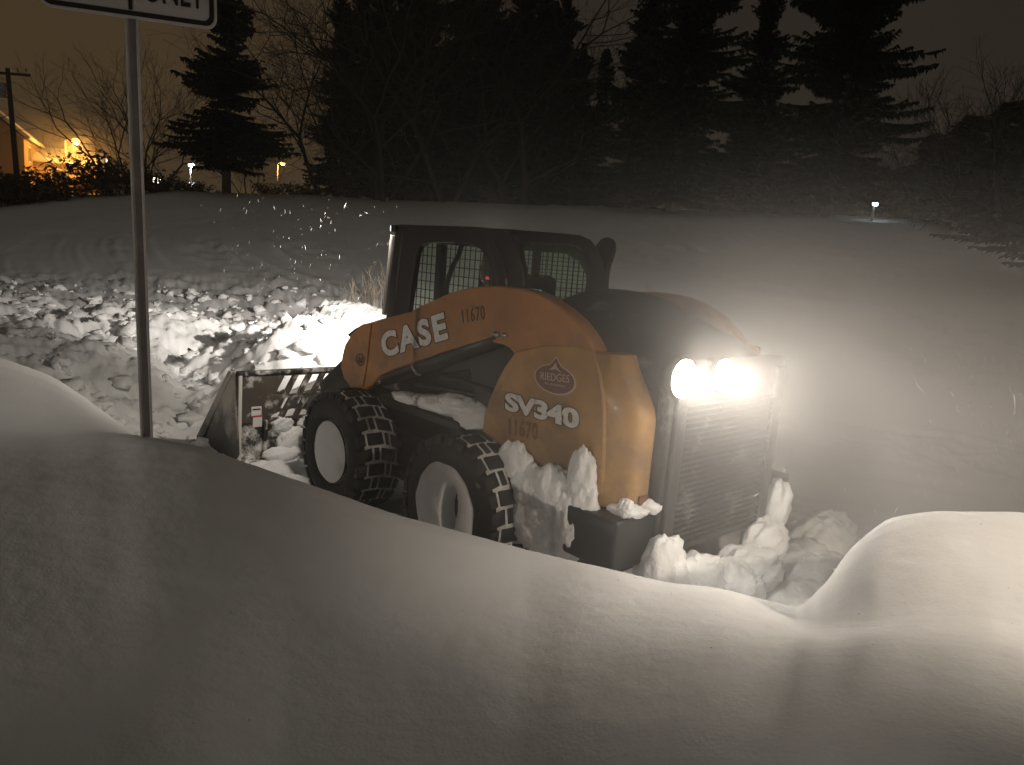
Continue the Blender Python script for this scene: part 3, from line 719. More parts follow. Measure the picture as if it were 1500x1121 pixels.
box('warning_sticker', (2.0165, .945, .377), (.006, .080, .088), WL, BK, 0)
box('sticker_stripe', (2.013, .950, .427), (.006, .095, .013), RED, BK, 0)
box('sticker_text', (2.0125, .955, .488), (.005, .066, .010), SIGNK, BK, 0)

# operator ---------------------------------------------------------
OP = empty('person', (-.12, 0, 1.18))
tag(OP, 'seated operator in a dark coat and grey hood inside the loader cab', 'person')
def skin_body(name, pts, edges, rad, m, parent, sub=2):
    me = bpy.data.meshes.new(name); me.from_pydata([Vector(p)-Vector(parent.location) for p in pts], edges, []); me.update(); me.materials.append(m)
    o = bpy.data.objects.new(name, me); link(o, parent)
    sk = o.modifiers.new('skin', 'SKIN'); sk.use_smooth_shade = True
    for i, r in enumerate(rad):
        me.skin_vertices[0].data[i].radius = (r, r) if not isinstance(r, tuple) else r
    me.skin_vertices[0].data[0].use_root = True
    ss = o.modifiers.new('sub', 'SUBSURF'); ss.levels = sub; ss.render_levels = sub
    return o
pts = [(-.18, 0, 1.26), (-.20, 0, 1.44), (-.19, 0, 1.60), (-.16, 0, 1.70), (-.10, 0, 1.78),
       (-.18, .18, 1.62), (-.08, .26, 1.44), (.16, .24, 1.42), (-.18, -.18, 1.62), (-.08, -.26, 1.44), (.16, -.24, 1.42),
       (-.12, .11, 1.25), (.30, .14, 1.27), (.42, .14, 1.05), (-.12, -.11, 1.25), (.30, -.14, 1.27), (.42, -.14, 1.05)]
pts = [(a+.2, b, c) for a, b, c in pts]
edges = [(0, 1), (1, 2), (2, 3), (3, 4), (2, 5), (5, 6), (6, 7), (2, 8), (8, 9), (9, 10), (0, 11), (11, 12), (12, 13), (0, 14), (14, 15), (15, 16)]
skin_body('body', pts, edges, [.15, .15, .16, .08, .06, .085, .065, .045, .085, .065, .045, .11, .085, .06, .11, .085, .06], COAT_, OP)
# hooded head with a face opening turned forward
def blob(name, c, rad, m, parent, seed=0, amp=.0, freq=3, seg=(28, 18), local=True, rot=0, power=1.0):
    V = []; Fc = []; nu, nv = seg; off = Vector(parent.location) if (parent is not None and local) else Vector((0, 0, 0))
    for i in range(nv+1):
        ph = math.pi*i/nv
        for j in range(nu):
            th = 2*math.pi*j/nu
            d = np.array([math.sin(ph)*math.cos(th), math.sin(ph)*math.sin(th), math.cos(ph)])
            k = 1
            if amp: k += amp*float(fbm(d[0]*freq+seed*7.3, d[1]*freq+d[2]*freq*1.7+seed, 4, .6))
            q = d*k*np.array(rad)
            if rot: q = np.array([q[0]*math.cos(rot)-q[1]*math.sin(rot), q[0]*math.sin(rot)+q[1]*math.cos(rot), q[2]])
            V.append(tuple(q+np.array(c)-np.array(off)))
    for i in range(nv):
        for j in range(nu): Fc.append([i*nu+j, (i+1)*nu+j, (i+1)*nu+(j+1) % nu, i*nu+(j+1) % nu])
    return mesh(name, V, Fc, m, parent, True)
blob('hood', (.14, 0, 1.82), (.135, .115, .145), HOODF, OP, 2, .05)
hd = blob('face', (.225, 0, 1.81), (.085, .070, .10), SKIN, OP)
blob('nose', (.312, 0, 1.805), (.016, .012, .02), SKIN, OP, seg=(10, 8))
for s in (1, -1):
    # hands closed round the levers: palm and four fingers with a thumb
    H = [(.16, s*.245, 1.42), (.20, s*.26, 1.425), (.235, s*.27, 1.43)]
    e2 = [(0, 1), (1, 2)]; rd = [.030, .034, .030]
    for f_ in range(4):
        z_ = 1.455-.020*f_; n = len(H); H += [(.255, s*.275, z_), (.275, s*.295, z_), (.262, s*.312, z_-.002)]; e2 += [(2, n), (n, n+1), (n+1, n+2)]; rd += [.010, .009, .008]
    n = len(H); H += [(.225, s*.29, 1.462), (.25, s*.305, 1.478)]; e2 += [(1, n), (n, n+1)]; rd += [.011, .009]
    H = [(a+.2, b, c) for a, b, c in H]
    skin_body('hand', H, e2, rd, COAT_, OP, 1)

# ------------------------------------------------------------------ loose snow on and around the loader
def snow_lump(name, parts_, label, group=None, m=SNOWR, cat='snow clump'):
    V = []; Fc = []
    c0 = parts_[0][0]
    for k, (c, rad, seed) in enumerate(parts_):
        nu, nv = 40, 24; n0 = len(V); off = seed*5.31
        ph = np.linspace(0, math.pi, nv+1)[:, None]; th = np.linspace(0, 2*math.pi, nu, endpoint=False)[None]
        D = np.stack([np.sin(ph)*np.cos(th), np.sin(ph)*np.sin(th), np.cos(ph)*np.ones_like(th)], -1)
        f = 1+.22*fbm(D[..., 0]*1.5+off, D[..., 1]*1.5+D[..., 2]*1.6+off, 6, .66)
        w, i_ = worley(D[..., 0]*2.6+off+D[..., 2], D[..., 1]*2.6+D[..., 2]*2.1); f = f+.04*i_*sstep(.8, .3, w)
        P = D*f[..., None]*np.array(rad)+np.array(c)-np.array(c0)
        V += [tuple(p) for p in P.reshape(-1, 3)]
        for i in range(nv):
            for j in range(nu): Fc.append([n0+i*nu+j, n0+(i+1)*nu+j, n0+(i+1)*nu+(j+1) % nu, n0+i*nu+(j+1) % nu])
    o = mesh(name, V, Fc, m, None, True); o.location = c0
    return tag(o, label, cat, group)
rd = random.Random(5)
snow_lump('snow_clump', [((.22, .64, .915), (.22, .07, .035), 1), ((-.08, .63, .93), (.26, .09, .055), 2), ((-.32, .62, .965), (.24, .09, .075), 3), ((-.50, .63, .93), (.20, .08, .10), 4), ((-.56, .65, .83), (.12, .06, .09), 5)],
          'snow lying on the black frame between the wheels under the lift cylinder')
snow_lump('snow_clump', [((-1.02, .78, .80), (.13, .05, .12), 6), ((-1.16, .78, .70), (.16, .06, .13), 7), ((-1.33, .79, .72), (.15, .06, .15), 8), ((-1.22, .78, .52), (.22, .07, .16), 10), ((-1.48, .79, .60), (.12, .07, .20), 11), ((-1.02, .78, .60), (.10, .05, .16), 31)],
          'snow plastered over the lower side of the loader behind the rear wheel')
snow_lump('snow_clump', [((-1.53, .79, .86), (.085, .045, .15), 14), ((-1.56, .79, .72), (.10, .05, .16), 15)],
          'tall bright flake of snow stuck below the model number on the orange panel')
snow_lump('snow_clump', [((-1.74, .66, .745), (.10, .10, .030), 17), ((-1.79, .74, .775), (.04, .04, .05), 18), ((-1.79, .56, .755), (.06, .06, .035), 19)],
          'small cap of snow on the bumper block below the near rear column')
snow_lump('snow_clump', [((-1.90, .52, .42), (.13, .13, .19), 21), ((-1.95, .33, .34), (.16, .20, .15), 22), ((-2.0, .08, .28), (.18, .24, .14), 23), ((-1.98, -.20, .30), (.16, .22, .13), 24), ((-1.92, -.45, .40), (.12, .18, .13), 25), ((-1.87, -.62, .56), (.09, .09, .17), 26)],
          'ragged ridge of snow packed along the foot of the tailgate')
snow_lump('snow_clump', [((-2.15, -.40, .08), (.30, .38, .15), 27), ((-2.0, -.85, .12), (.26, .38, .17), 28), ((-1.88, -1.30, .17), (.20, .36, .18), 29), ((-1.82, -1.62, .18), (.15, .22, .14), 33), ((-2.3, .05, .06), (.25, .32, .12), 32)],
          'low broken ridge of snow dragged out behind the loader')
snow_lump('snow_clump', [((2.02, .72, .33), (.03, .10, .07), 41), ((2.01, .62, .16), (.05, .14, .14), 42), ((2.0, .70, .06), (.10, .20, .08), 43), ((2.02, .48, .33), (.03, .09, .06), 44)],
          'snow caked on the back of the bucket next to the front wheel')
snow_lump('snow_clump', [((2.42, -.1, .24), (.34, .80, .32), 45), ((2.30, .62, .22), (.22, .30, .32), 46), ((2.35, -.65, .30), (.30, .40, .34), 47)],
          'load of bright snow heaped inside the loader bucket')
snow_lump('snow_clump', [((.30, .86, .895), (.09, .10, .02), 48)], 'thin crust of snow on top of the near front tyre') if False else None
# rubble: loose clods of ploughed snow
def ico():
    bm = bmesh.new(); bmesh.ops.create_icosphere(bm, subdivisions=2, radius=1); v = np.array([x_.co[:] for x_ in bm.verts]); f = np.array([[q.index for q in t.verts] for t in bm.faces]); bm.free(); return v, f
IV, IF = ico()
rg = np.random.RandomState(11)
def clods(name, n, samp, smin, smax, label):
    VV = []; FF = []; k = 0
    P = np.array([samp() for _ in range(n)]); ZZ = terrain(P[:, 0], P[:, 1])
    for i in range(n):
        s = smin+(smax-smin)*rg.rand()**3.0
        sc = s*np.array([1, .65+.5*rg.rand(), .45+.4*rg.rand()]); off = rg.rand(2)*50
        f = 1+.75*fbm(IV[:, 0]*1.5+off[0], IV[:, 1]*1.5+IV[:, 2]*1.8+off[1], 4, .7)
        q = IV*f[:, None]*sc; a = rg.rand()*6.28
        q = np.stack([q[:, 0]*math.cos(a)-q[:, 1]*math.sin(a), q[:, 0]*math.sin(a)+q[:, 1]*math.cos(a), q[:, 2]], 1)
        VV.append(q+[P[i, 0], P[i, 1], ZZ[i]+s*.18]); FF.append(IF+k); k += len(IV)
    o = fast_mesh(name, np.concatenate(VV), np.concatenate(FF), SNOWR, None, False)
    return tag(o, label, kind='stuff')
def samp_front():
    while True:
        r = 6.0+9.5*rg.rand()**1.4; a = -30+38*rg.rand()
        x_ = CAM[0]+r*math.cos(R_(a)); y_ = CAM[1]+r*math.sin(R_(a))
        if x_ > 3.0 or r > 6.4: return (x_, y_)
clods('snow_rubble', 1100, samp_front, .012, .11, 'churned lumps of ploughed snow in front of and left of the bucket')
def samp_back():
    while True:
        x_, y_ = -1.9-.7*rg.rand(), .6-2.2*rg.rand()
        if T1(x_, y_) < .30: return (x_, y_)
clods('snow_crumbs', 420, samp_back, .015, .09, 'crumbled snow strewn behind the loader')

def samp_bank():
    r = 1.2+1.9*rg.rand(); a = R_(-85+75*rg.rand()); return (CAM[0]+r*math.cos(a), CAM[1]+r*math.sin(a))
clods('snow_grains', 70, samp_bank, .0012, .0045, 'tiny grains of snow scattered on the smooth bank in front')

# ------------------------------------------------------------------ traffic sign
pb = PR(215, 640, 3.92); gz = T1(pb[0], pb[1])
pt = PR(192, 20, 3.86)
SG = empty('traffic_sign', (pb[0], pb[1], gz)); tag(SG, 'lane control sign reading ONLY on a thin galvanised post in the snow bank', 'traffic sign')
d = Vector(pt)-Vector(pb); top = Vector(pt)+d.normalized()*.62; bot = Vector(pb)-d.normalized()*.5
zax = d.normalized(); tocam = Vector(CAM)-Vector(pt)
nrm = Vector((-math.cos(R_(-24)), -math.sin(R_(-24)), 0)); nrm = (nrm-zax*nrm.dot(zax)).normalized(); xax = zax.cross(nrm)*-1
xax = nrm.cross(zax)*-1
def sgn(a, b, c): return tuple(Vector(pt)+xax*a+zax*b+nrm*c-Vector(SG.location))
# U channel post: extruded hat section
hat = [(-.028, .0), (-.020, .0), (-.013, -.022), (.013, -.022), (.020, 0), (.028, 0), (.028, -.004), (.022, -.004), (.015, -.027), (-.015, -.027), (-.022, -.004), (-.028, -.004)]
secs = []
for q in np.linspace(0, 1, 3):
    c = bot.lerp(top, q); secs.append([tuple(c+xax*a+nrm*b-Vector(SG.location)) for a, b in hat])
po = loft('post', secs, GALV, SG, smooth=False)
# panel
def rrect(x0, x1, y0, y1, r, n=6):
    P = []
    for cx_, cy_, a0 in ((x1-r, y1-r, 0), (x0+r, y1-r, 90), (x0+r, y0+r, 180), (x1-r, y0+r, 270)):
        for k in range(n+1):
            a = R_(a0+90*k/n); P.append((cx_+r*math.cos(a), cy_+r*math.sin(a)))
    return P
def flat(name, outer, holes, z0, th, m, parent):
    cu = bpy.data.curves.new(name, 'CURVE'); cu.dimensions = '2D'; cu.fill_mode = 'BOTH'; cu.extrude = th/2
    for poly in [outer]+holes:
        sp = cu.splines.new('POLY'); sp.points.add(len(poly)-1); sp.use_cyclic_u = True
        for i, p in enumerate(poly): sp.points[i].co = (*p, 0, 1)
    o = bpy.data.objects.new(name, cu); me = bpy.data.meshes.new_from_object(o); bpy.data.objects.remove(o)
    for v in me.vertices: v.co = Vector(sgn(v.co.x, v.co.y, v.co.z+z0))
    me.materials.clear(); me.materials.append(m); return link(bpy.data.objects.new(name, me), parent)
SW = .350; SB = -.022; ST = .84
pn_ = flat('sign_panel', rrect(-SW, SW, SB, ST, .045), [], .006, .004, SIGNW, SG)
flat('sign_border', rrect(-SW+.012, SW-.012, SB+.012, ST-.012, .038), [rrect(-SW+.032, SW-.032, SB+.032, ST-.032, .026)], .0095, .002, SIGNK, pn_)
for k in range(5):
    flat('divider_dash', rrect(-.008, .008, SB+.036+.16*k, SB+.136+.16*k, .002, 1), [], .0095, .002, SIGNK, pn_)
def sign_text(body, x0, x1, y0, y1):
    cu = bpy.data.curves.new('lettering', 'FONT'); cu.body = body; cu.size = 1; cu.extrude = .001; cu.offset = .012
    o = bpy.data.objects.new('t', cu); me = bpy.data.meshes.new_from_object(o); bpy.data.objects.remove(o)
    xs = [v.co.x for v in me.vertices]; ys = [v.co.y for v in me.vertices]; a0, a1, b0, b1 = min(xs), max(xs), min(ys), max(ys)
    for v in me.vertices:
        v.co = Vector(sgn(x0+(v.co.x-a0)/(a1-a0)*(x1-x0), y0+(v.co.y-b0)/(b1-b0)*(y1-y0), .0095+v.co.z))
    me.materials.clear(); me.materials.append(SIGNK); me.name = 'lettering'; link(bpy.data.objects.new('lettering', me), pn_)
sign_text('ONLY', -.300, -.050, .056, .176); sign_text('ONLY', .050, .300, .056, .176)
for s, ax in ((-1, -.175), (1, .175)):
    flat('arrow', [(ax-.02, .27), (ax+.02, .27), (ax+.02, .58), (ax+.075, .58), (ax, .74), (ax-.075, .58), (ax-.02, .58)], [], .0095, .002, SIGNK, pn_)
for b_ in (.10, .70):
    rib('bolt', [sgn(0, b_, .004), sgn(0, b_, .014)], .010, GALV, SG, 10)

# ------------------------------------------------------------------ trees
def spruce_mesh(seed, h, rad, bare, dens=1.0):
    rs = np.random.RandomState(seed); V = []; Fc = []; n = 0
    z = bare
    while z < h*.985:
        t = (z-bare)/(h-bare); L = rad*(1-t)**.82+.12
        nb = int((9-3*t)*dens)
        for b in range(nb):
            a = rs.rand()*2*math.pi; l = L*(.62+.5*rs.rand()) * (.8+.35*math.sin(z*2.1+seed))
            l *= 1+.25*rs.rand()*(rs.rand() < .15)
            k = max(4, int(l/.13)); s = np.linspace(.08, 1, k)
            dro = -.40*l*(1-t*.8)*np.power(s, 1.4)+.20*l*np.power(s, 3.2)+.25*l*t*s
            cx_ = l*s; zz = z+dro
            dirx, diry = math.cos(a), math.sin(a); px, py = -diry, dirx
            # woody axis
            for i in range(k-1):
                w_ = .03*(1-s[i])+.008
                V += [(dirx*cx_[i]+px*w_, diry*cx_[i]+py*w_, zz[i]), (dirx*cx_[i]-px*w_, diry*cx_[i]-py*w_, zz[i]), (dirx*cx_[i+1], diry*cx_[i+1], zz[i+1])]
                Fc.append((n, n+1, n+2)); n += 3
            # hanging sprays
            m = k*5
            si = rs.rand(m); xi = l*si; zi = z+np.interp(si, s, dro)
            side = rs.choice([-1, 1], m); ln = (.20+.42*(1-si)**.8*min(1, l/2.2))*(.6+.7*rs.rand(m)); w_ = .05+.08*rs.rand(m)
            out_ = .35+.5*rs.rand(m); dz = -(.25+.75*rs.rand(m))*ln
            for q in range(m):
                bx = dirx*xi[q]; by = diry*xi[q]; bz = zi[q]
                ex = bx+px*side[q]*ln[q]*.8+dirx*ln[q]*out_[q]*.6; ey = by+py*side[q]*ln[q]*.8+diry*ln[q]*out_[q]*.6; ez = bz+dz[q]
                V += [(bx-dirx*w_[q], by-diry*w_[q], bz+.02), (bx+dirx*w_[q], by+diry*w_[q], bz), (ex, ey, ez)]
                Fc.append((n, n+1, n+2)); n += 3
        z += .17+.20*(1-t)*rs.rand()+.08
    me = fast_mesh('crown', np.array(V), np.array(Fc), NEED); d_ = me.data; COL.objects.unlink(me); bpy.data.objects.remove(me)
    tm = MB().tube([(0, 0, -.6), (.02, 0, h*.3), (0, .03, h*.7), (0, 0, h)], .017*h+.04, 9, True, .01)
    tr_ = bpy.data.meshes.new('trunk'); tr_.from_pydata(tm.V, [], tm.F); tr_.materials.append(BARK)
    return d_, tr_, h
SPR = [spruce_mesh(1, 12, 3.3, 1.6, 1.7), spruce_mesh(2, 20, 4.6, 1.0, 1.7), spruce_mesh(3, 20, 5.0, 1.2, 1.6), spruce_mesh(4, 9, 1.6, .3, 1.5)]
def place(kind, mesh_pair, u, v, r, scale, rot, label, group=None, cat='tree', sxy=None):
    p = PR(u, v, r); z = T1(p[0], p[1])
    t = empty(kind, (p[0], p[1], z-.05)); t.rotation_euler.z = rot; s2 = sxy or scale; t.scale = (s2, s2, scale)
    for nm, md in mesh_pair:
        link(bpy.data.objects.new(nm, md), t)
    return tag(t, label, cat, group)
def spr(k, *a, **kw): return place('spruce_tree', (('crown', SPR[k][0]), ('trunk', SPR[k][1])), *a, **kw)
spr(0, 332, 272, 46, 1.02, .3, 'dark spruce right of the sign post with lamp light under its lowest boughs', sxy=1.12)
spr(1, 985, 303, 44, 1.0, 1.1, 'very tall dark spruce behind the cab roof right of the bare trees', sxy=1.0)
spr(2, 1212, 312, 45, 1.0, 2.2, 'very tall spruce with ragged boughs against the brown sky on the right', sxy=1.05)
spr(3, 868, 299, 47, 1.05, .4, 'slim pointed spruce in the gap left of the tallest spruce')
spr(3, 1100, 308, 48, .85, 1.4, 'small spruce between the two very tall spruces', sxy=1.9)
FG = 'dark evergreens massed behind the bare trees'
for i, (u, v, r, s, k, sx) in enumerate(((492, 287, 53, .80, 1, .50), (548, 289, 51, 1.0, 2, .62), (612, 290, 55, 1.15, 1, .8), (700, 293, 55, 1.1, 2, .8), (775, 296, 53, 1.05, 1, .7), (835, 298, 52, .55, 2, .7), (925, 301, 50, .8, 1, .8), (1090, 308, 52, .75, 2, .8), (520, 288, 52, .92, 1, .62), (585, 290, 53, 1.0, 2, .72), (668, 293, 54, 1.05, 1, .85), (745, 296, 52, 1.0, 2, .72), (806, 298, 54, .85, 1, .66), (628, 292, 50, .5, 1, .9), (715, 294, 50, .55, 2, .9))):
    spr(k, u, v, r, s, i*1.3, 'black evergreen in the mass of trees behind the bare crowns', FG, sxy=sx)

def bare_mesh(seed, h, spread, stems=1, lev=6, dens=3, r0=.16, name='branches'):
    rs = random.Random(seed); segs = []
    def grow(p, d, L, r, lv):
        n = 3 if lv > 3 else 2; q = p; dd = d
        for i in range(n):
            dd = (dd+Vector((rs.gauss(0, .13), rs.gauss(0, .13), rs.gauss(.02, .08)))).normalized()
            q2 = q+dd*(L/n); segs.append((q, q2, r*(1-.25*i/n), r*(1-.25*(i+1)/n))); q = q2
            if lv > 0 and i < n-1 and rs.random() < .85:
                s_ = dd.cross(Vector((rs.gauss(0, 1), rs.gauss(0, 1), rs.gauss(0, 1)))).normalized()
                grow(q, (dd*.55+s_*spread).normalized(), L*(.55+.25*rs.random()), r*.5, lv-1)
        if lv > 0:
            for k in range(dens):
                s_ = dd.cross(Vector((rs.gauss(0, 1), rs.gauss(0, 1), rs.gauss(0, 1)))).normalized()
                grow(q, (dd*(.8)+s_*spread*(.5+.6*rs.random())+Vector((0, 0, .08))).normalized(), L*(.62+.22*rs.random()), r*.58, lv-1)
    for s in range(stems):
        a = 6.28*s/stems+rs.random(); tl = .10+.28*rs.random() if stems > 1 else .04
        grow(Vector((math.cos(a)*.3*(stems > 1), math.sin(a)*.3*(stems > 1), -.4)), Vector((math.cos(a)*tl, math.sin(a)*tl, 1)).normalized(), h*.30, r0*(1 if s == 0 else .8), lev)
    V = []; Fc = []
    for a, b, ra, rb in segs:
        t = (b-a).normalized(); u_ = t.orthogonal().normalized(); w_ = t.cross(u_); k = 5 if ra > .05 else 3; n = len(V)
        ra = max(ra, .006); rb = max(rb, .005)
        for c, r in ((a, ra), (b, rb)):
            for j in range(k):
                th = 6.2832*j/k; q = c+u_*r*math.cos(th)+w_*r*math.sin(th); V.append((q.x, q.y, q.z))
        for j in range(k): Fc.append((n+j, n+(j+1) % k, n+k+(j+1) % k)); Fc.append((n+j, n+k+(j+1) % k, n+k+j))
    o = fast_mesh(name, np.array(V), np.array(Fc), TWIG); me = o.data; COL.objects.unlink(o); bpy.data.objects.remove(o)
    return me
BT = [bare_mesh(21, 17, .75, 3, 6, 2, .20), bare_mesh(22, 16, .8, 2, 6, 2, .22), bare_mesh(23, 8.5, .55, 3, 5, 2, .08), bare_mesh(24, 10, .5, 2, 5, 2, .09), bare_mesh(25, 3.2, .8, 7, 4, 2, .025)]
def bare(k, *a, **kw): return place('bare_tree', (('branches', BT[k]),), *a, **kw)
bare(0, 560, 289, 45, 1.0, 0.2, 'large bare tree whose fine branches reach left towards the spruce', sxy=1.1)
bare(1, 655, 291, 46, 1.05, 1.2, 'large bare tree in the middle of the dark tree line, above the cab', sxy=1.1)
bare(0, 760, 294, 47, 1.0, 2.9, 'large bare tree whose branches end beside the slim pointed spruce', sxy=1.15)
bare(1, 480, 286, 48, .86, 4.0, 'bare tree with a dark upright trunk at the left end of the black mass')
bare(2, 232, 281, 47, 1.05, .0, 'thin bare tree directly right of the sign post')
bare(3, 178, 283, 49, .9, 1.0, 'thin bare tree directly left of the sign post')
bare(2, 360, 276, 52, .55, 2.0, 'small bare sapling between the spruce trunk and the far orange lamp')
bare(3, 1275, 318, 48, .5, 2.5, 'small bare sapling beside the far white light')
bare(2, 1130, 314, 49, .6, .5, 'small bare tree under the boughs of the right spruces', sxy=.8)
# dark thicket on the right
TH = 'tall shrubs closing off the right side'
for i, (u, v, r, s, sx) in enumerate(((1330, 322, 46, .72, 1.2), (1372, 324, 44, .82, 1.2), (1420, 327, 42, .88, 1.2), (1470, 330, 40, .92, 1.2), (1520, 335, 38, .95, 1.3))):
    bare((2, 3)[i % 2], u, v, r, s, i*1.1, ('leftmost', 'second', 'third', 'fourth', 'rightmost')[i]+' of the tall bare shrubs rising over the right thicket', TH, sxy=sx)
for i, (u, v, r, s, sx) in enumerate(((1352, 323, 47, .52, 1.9), (1400, 326, 45, .6, 2.0), (1450, 329, 43, .66, 2.0), (1500, 333, 41, .72, 2.0))):
    spr(3, u, v, r, s, i*1.7, ('leftmost', 'second', 'third', 'rightmost')[i]+' of the low black evergreens in the right thicket, counted from the left', 'low evergreens in the right thicket', sxy=sx)
spr(0, 1572, 402, 24, .50, 2.0, 'near evergreen at the right edge with boughs sweeping over the snow', sxy=.98)

# leafy bushes along the left tree line
def bush_mesh(seed, w, h, m=900):
    rs = np.random.RandomState(seed); V = []; Fc = []; n = 0
    for i in range(46):
        a = rs.rand()*6.28; l = h*(.5+.6*rs.rand()); o_ = w*.5*rs.rand()**.5; bx, by = math.cos(a)*o_*.5, math.sin(a)*o_*.5; ex, ey = math.cos(a)*o_*1.3, math.sin(a)*o_*1.3
        V += [(bx-.02, by, -.2), (bx+.02, by, -.2), (ex, ey, l)]; Fc.append((n, n+1, n+2)); n += 3
        for k in range(m//46):
            t = .2+.8*rs.rand(); c = np.array([bx+(ex-bx)*t, by+(ey-by)*t, l*t])+rs.randn(3)*.10
            d1 = rs.randn(3)*.075; d2 = rs.randn(3)*.075
            V += [tuple(c-d1), tuple(c+d1), tuple(c+d2)]; Fc.append((n, n+1, n+2)); n += 3
    o = fast_mesh('b', np.array(V), np.array(Fc), LEAF); me = o.data; COL.objects.unlink(o); bpy.data.objects.remove(o); return me
BM = [bush_mesh(31, 3.2, 1.5), bush_mesh(32, 2.4, 2.1), bush_mesh(33, 2.6, 1.1)]
BL = ['leafy bush at the left edge below the gabled house', 'upright bush just left of the utility pole', 'broad bush at the foot of the utility pole', 'low bush in front of the glowing low building', 'broad bush directly below the orange street lamp',
      'upright bush right of the orange street lamp', 'upright bush touching the sign post on its left', 'broad bush just right of the sign post', 'low bush beside the bright white lamp', 'small low bush left of the first spruce trunk',
      'low bush below the small orange lamp', 'bush at the left end of the black tree mass', 'upright bush at the foot of the tree mass, above the cab front', 'broad bush at the foot of the tree mass, above the cab roof', 'low bush at the foot of the tree mass, above the cab rear',
      'low bush at the foot of the slim pointed spruce', 'bush near the small pale board', 'low bush at the foot of the right tall spruce', 'upright bush left of the lone white lamp', 'low bush right of the lone white lamp']
for i, (u, v, r, k, s) in enumerate(((-60, 302, 42, 0, 1.3), (-15, 301, 42, 1, .95), (22, 300, 43, 0, 1.0), (58, 297, 43, 2, 1.1), (95, 293, 44, 0, .95), (130, 292, 45, 1, 1.0), (165, 288, 45, 1, 1.1), (205, 285, 46, 0, .9), (245, 281, 47, 2, .8), (290, 280, 48, 2, .6), (400, 283, 50, 0, .6), (440, 285, 50, 2, .8), (505, 290, 47, 1, .9), (610, 293, 47, 0, .8), (735, 298, 47, 0, .7), (930, 304, 47, 0, .7), (1060, 310, 47, 2, .9), (1170, 314, 47, 0, .9), (1240, 316, 47, 1, .7), (1340, 320, 46, 0, .9))):
    p = PR(u, v, r); o = link(bpy.data.objects.new('bush', BM[k])); o.location = (p[0], p[1], T1(p[0], p[1])-.1); o.scale = (s*1.2, s*1.2, s); o.rotation_euler.z = i*1.3
    tag(o, BL[i], 'bush', 'bushes along the foot of the tree line')
# winter weeds poking out of the snow behind the cab
rs = random.Random(9); mb = MB()
for i in range(46):
    u = rs.gauss(548, 22); r = 13+rs.random()*2; p = PR(u, 330, r); z = T1(p[0], p[1]); h = .25+.55*rs.random()
    a = Vector((p[0], p[1], z-.03)); b = a+Vector((rs.gauss(0, .06), rs.gauss(0, .06), h*.6)); c = b+Vector((rs.gauss(0, .09), rs.gauss(0, .09), h*.4))
    mb.tube([a, b, c], .006, 3, False, .003)
    for k in range(3):
        t = rs.random(); q = b.lerp(c, t); mb.tube([q, q+Vector((rs.gauss(0, .07), rs.gauss(0, .07), .08+.1*rs.random()))], .004, 3, False, .002)
tag(mb.build('dry_weeds', mat('weed_stalk', (.42, .36, .28), .9)), 'pale dry weed stalks standing in the snow left of the cab', kind='stuff')

# ------------------------------------------------------------------ far left: houses, pole, lamps
WALLM = mat('house_siding', (.42, .30, .20), .8); ROOFS = mat('roof_snow', (.82, .82, .84), .7, bump=(1.5, .4, .05)); DARKW = mat('dark_window', (.03, .03, .035), .2)
LITW = mat('lit_window', (.9, .7, .4), .5, emis=((1, .62, .22), 1.2))
def house(name, cpos, rot, wx, wy, hw, hr, label, wins):
    H = empty(name, cpos); H.rotation_euler.z = rot
    x0, y0 = wx/2, wy/2
    V = [(-x0, -y0, -1), (x0, -y0, -1), (x0, y0, -1), (-x0, y0, -1), (-x0, -y0, hw), (x0, -y0, hw), (x0, y0, hw), (-x0, y0, hw), (-x0, 0, hw+hr), (x0, 0, hw+hr)]
    Fc = [[0, 1, 5, 4], [2, 3, 7, 6], [1, 2, 6, 9, 5], [3, 0, 4, 8, 7], [0, 3, 2, 1], [4, 5, 9, 8], [6, 7, 8, 9]]
    mesh('wall', V, Fc, WALLM, H)
    for s in (-1, 1):
        a = math.atan2(hr, y0); L = math.hypot(hr, y0)+.5
        mm = Matrix.Rotation(-s*a, 3, 'X'); c = Vector((0, s*(y0/2+.18), hw+hr/2-.02))
        o = MB().box(tuple(c+mm @ Vector((0, 0, .20))), (wx+.9, L, .28), mm).build('roof', ROOFS, H); bevel(o, .08)
    for (x_, z_, ww, wh, lit) in wins:
        f = MB().box((x_, -y0-.03, z_), (ww, .08, wh)).build('window_frame', ROOFS, H)
        MB().box((x_, -y0-.075, z_), (ww-.16, .03, wh-.16)).build('pane', LITW if lit else DARKW, f)
    return tag(H, label, 'house')
def base(u, v, r): p = PR(u, v, r); return (float(p[0]), float(p[1]), float(p[2]))
fc = R_(AZ(50, 270))
b0 = base(58, 276, 88)
house('garage_building', b0, fc-math.pi/2+R_(-8), 10.5, 8, 2.3, 1.35, 'low building with a snow covered roof glowing orange behind the bushes', ((-2.6, 1.2, 1.4, 1.2, True), (2.2, 1.2, 1.4, 1.2, False)))
b1 = base(-22, 278, 84)
house('gabled_house', b1, fc-math.pi/2+R_(82), 8, 7.4, 4.6, 3.0, 'tall house with a snowy gable cut off by the left edge', ((-1.5, 3.4, 1.0, 1.3, False), (1.4, 1.4, 1.2, 1.4, True)))
ORG = (1.0, .44, .07)
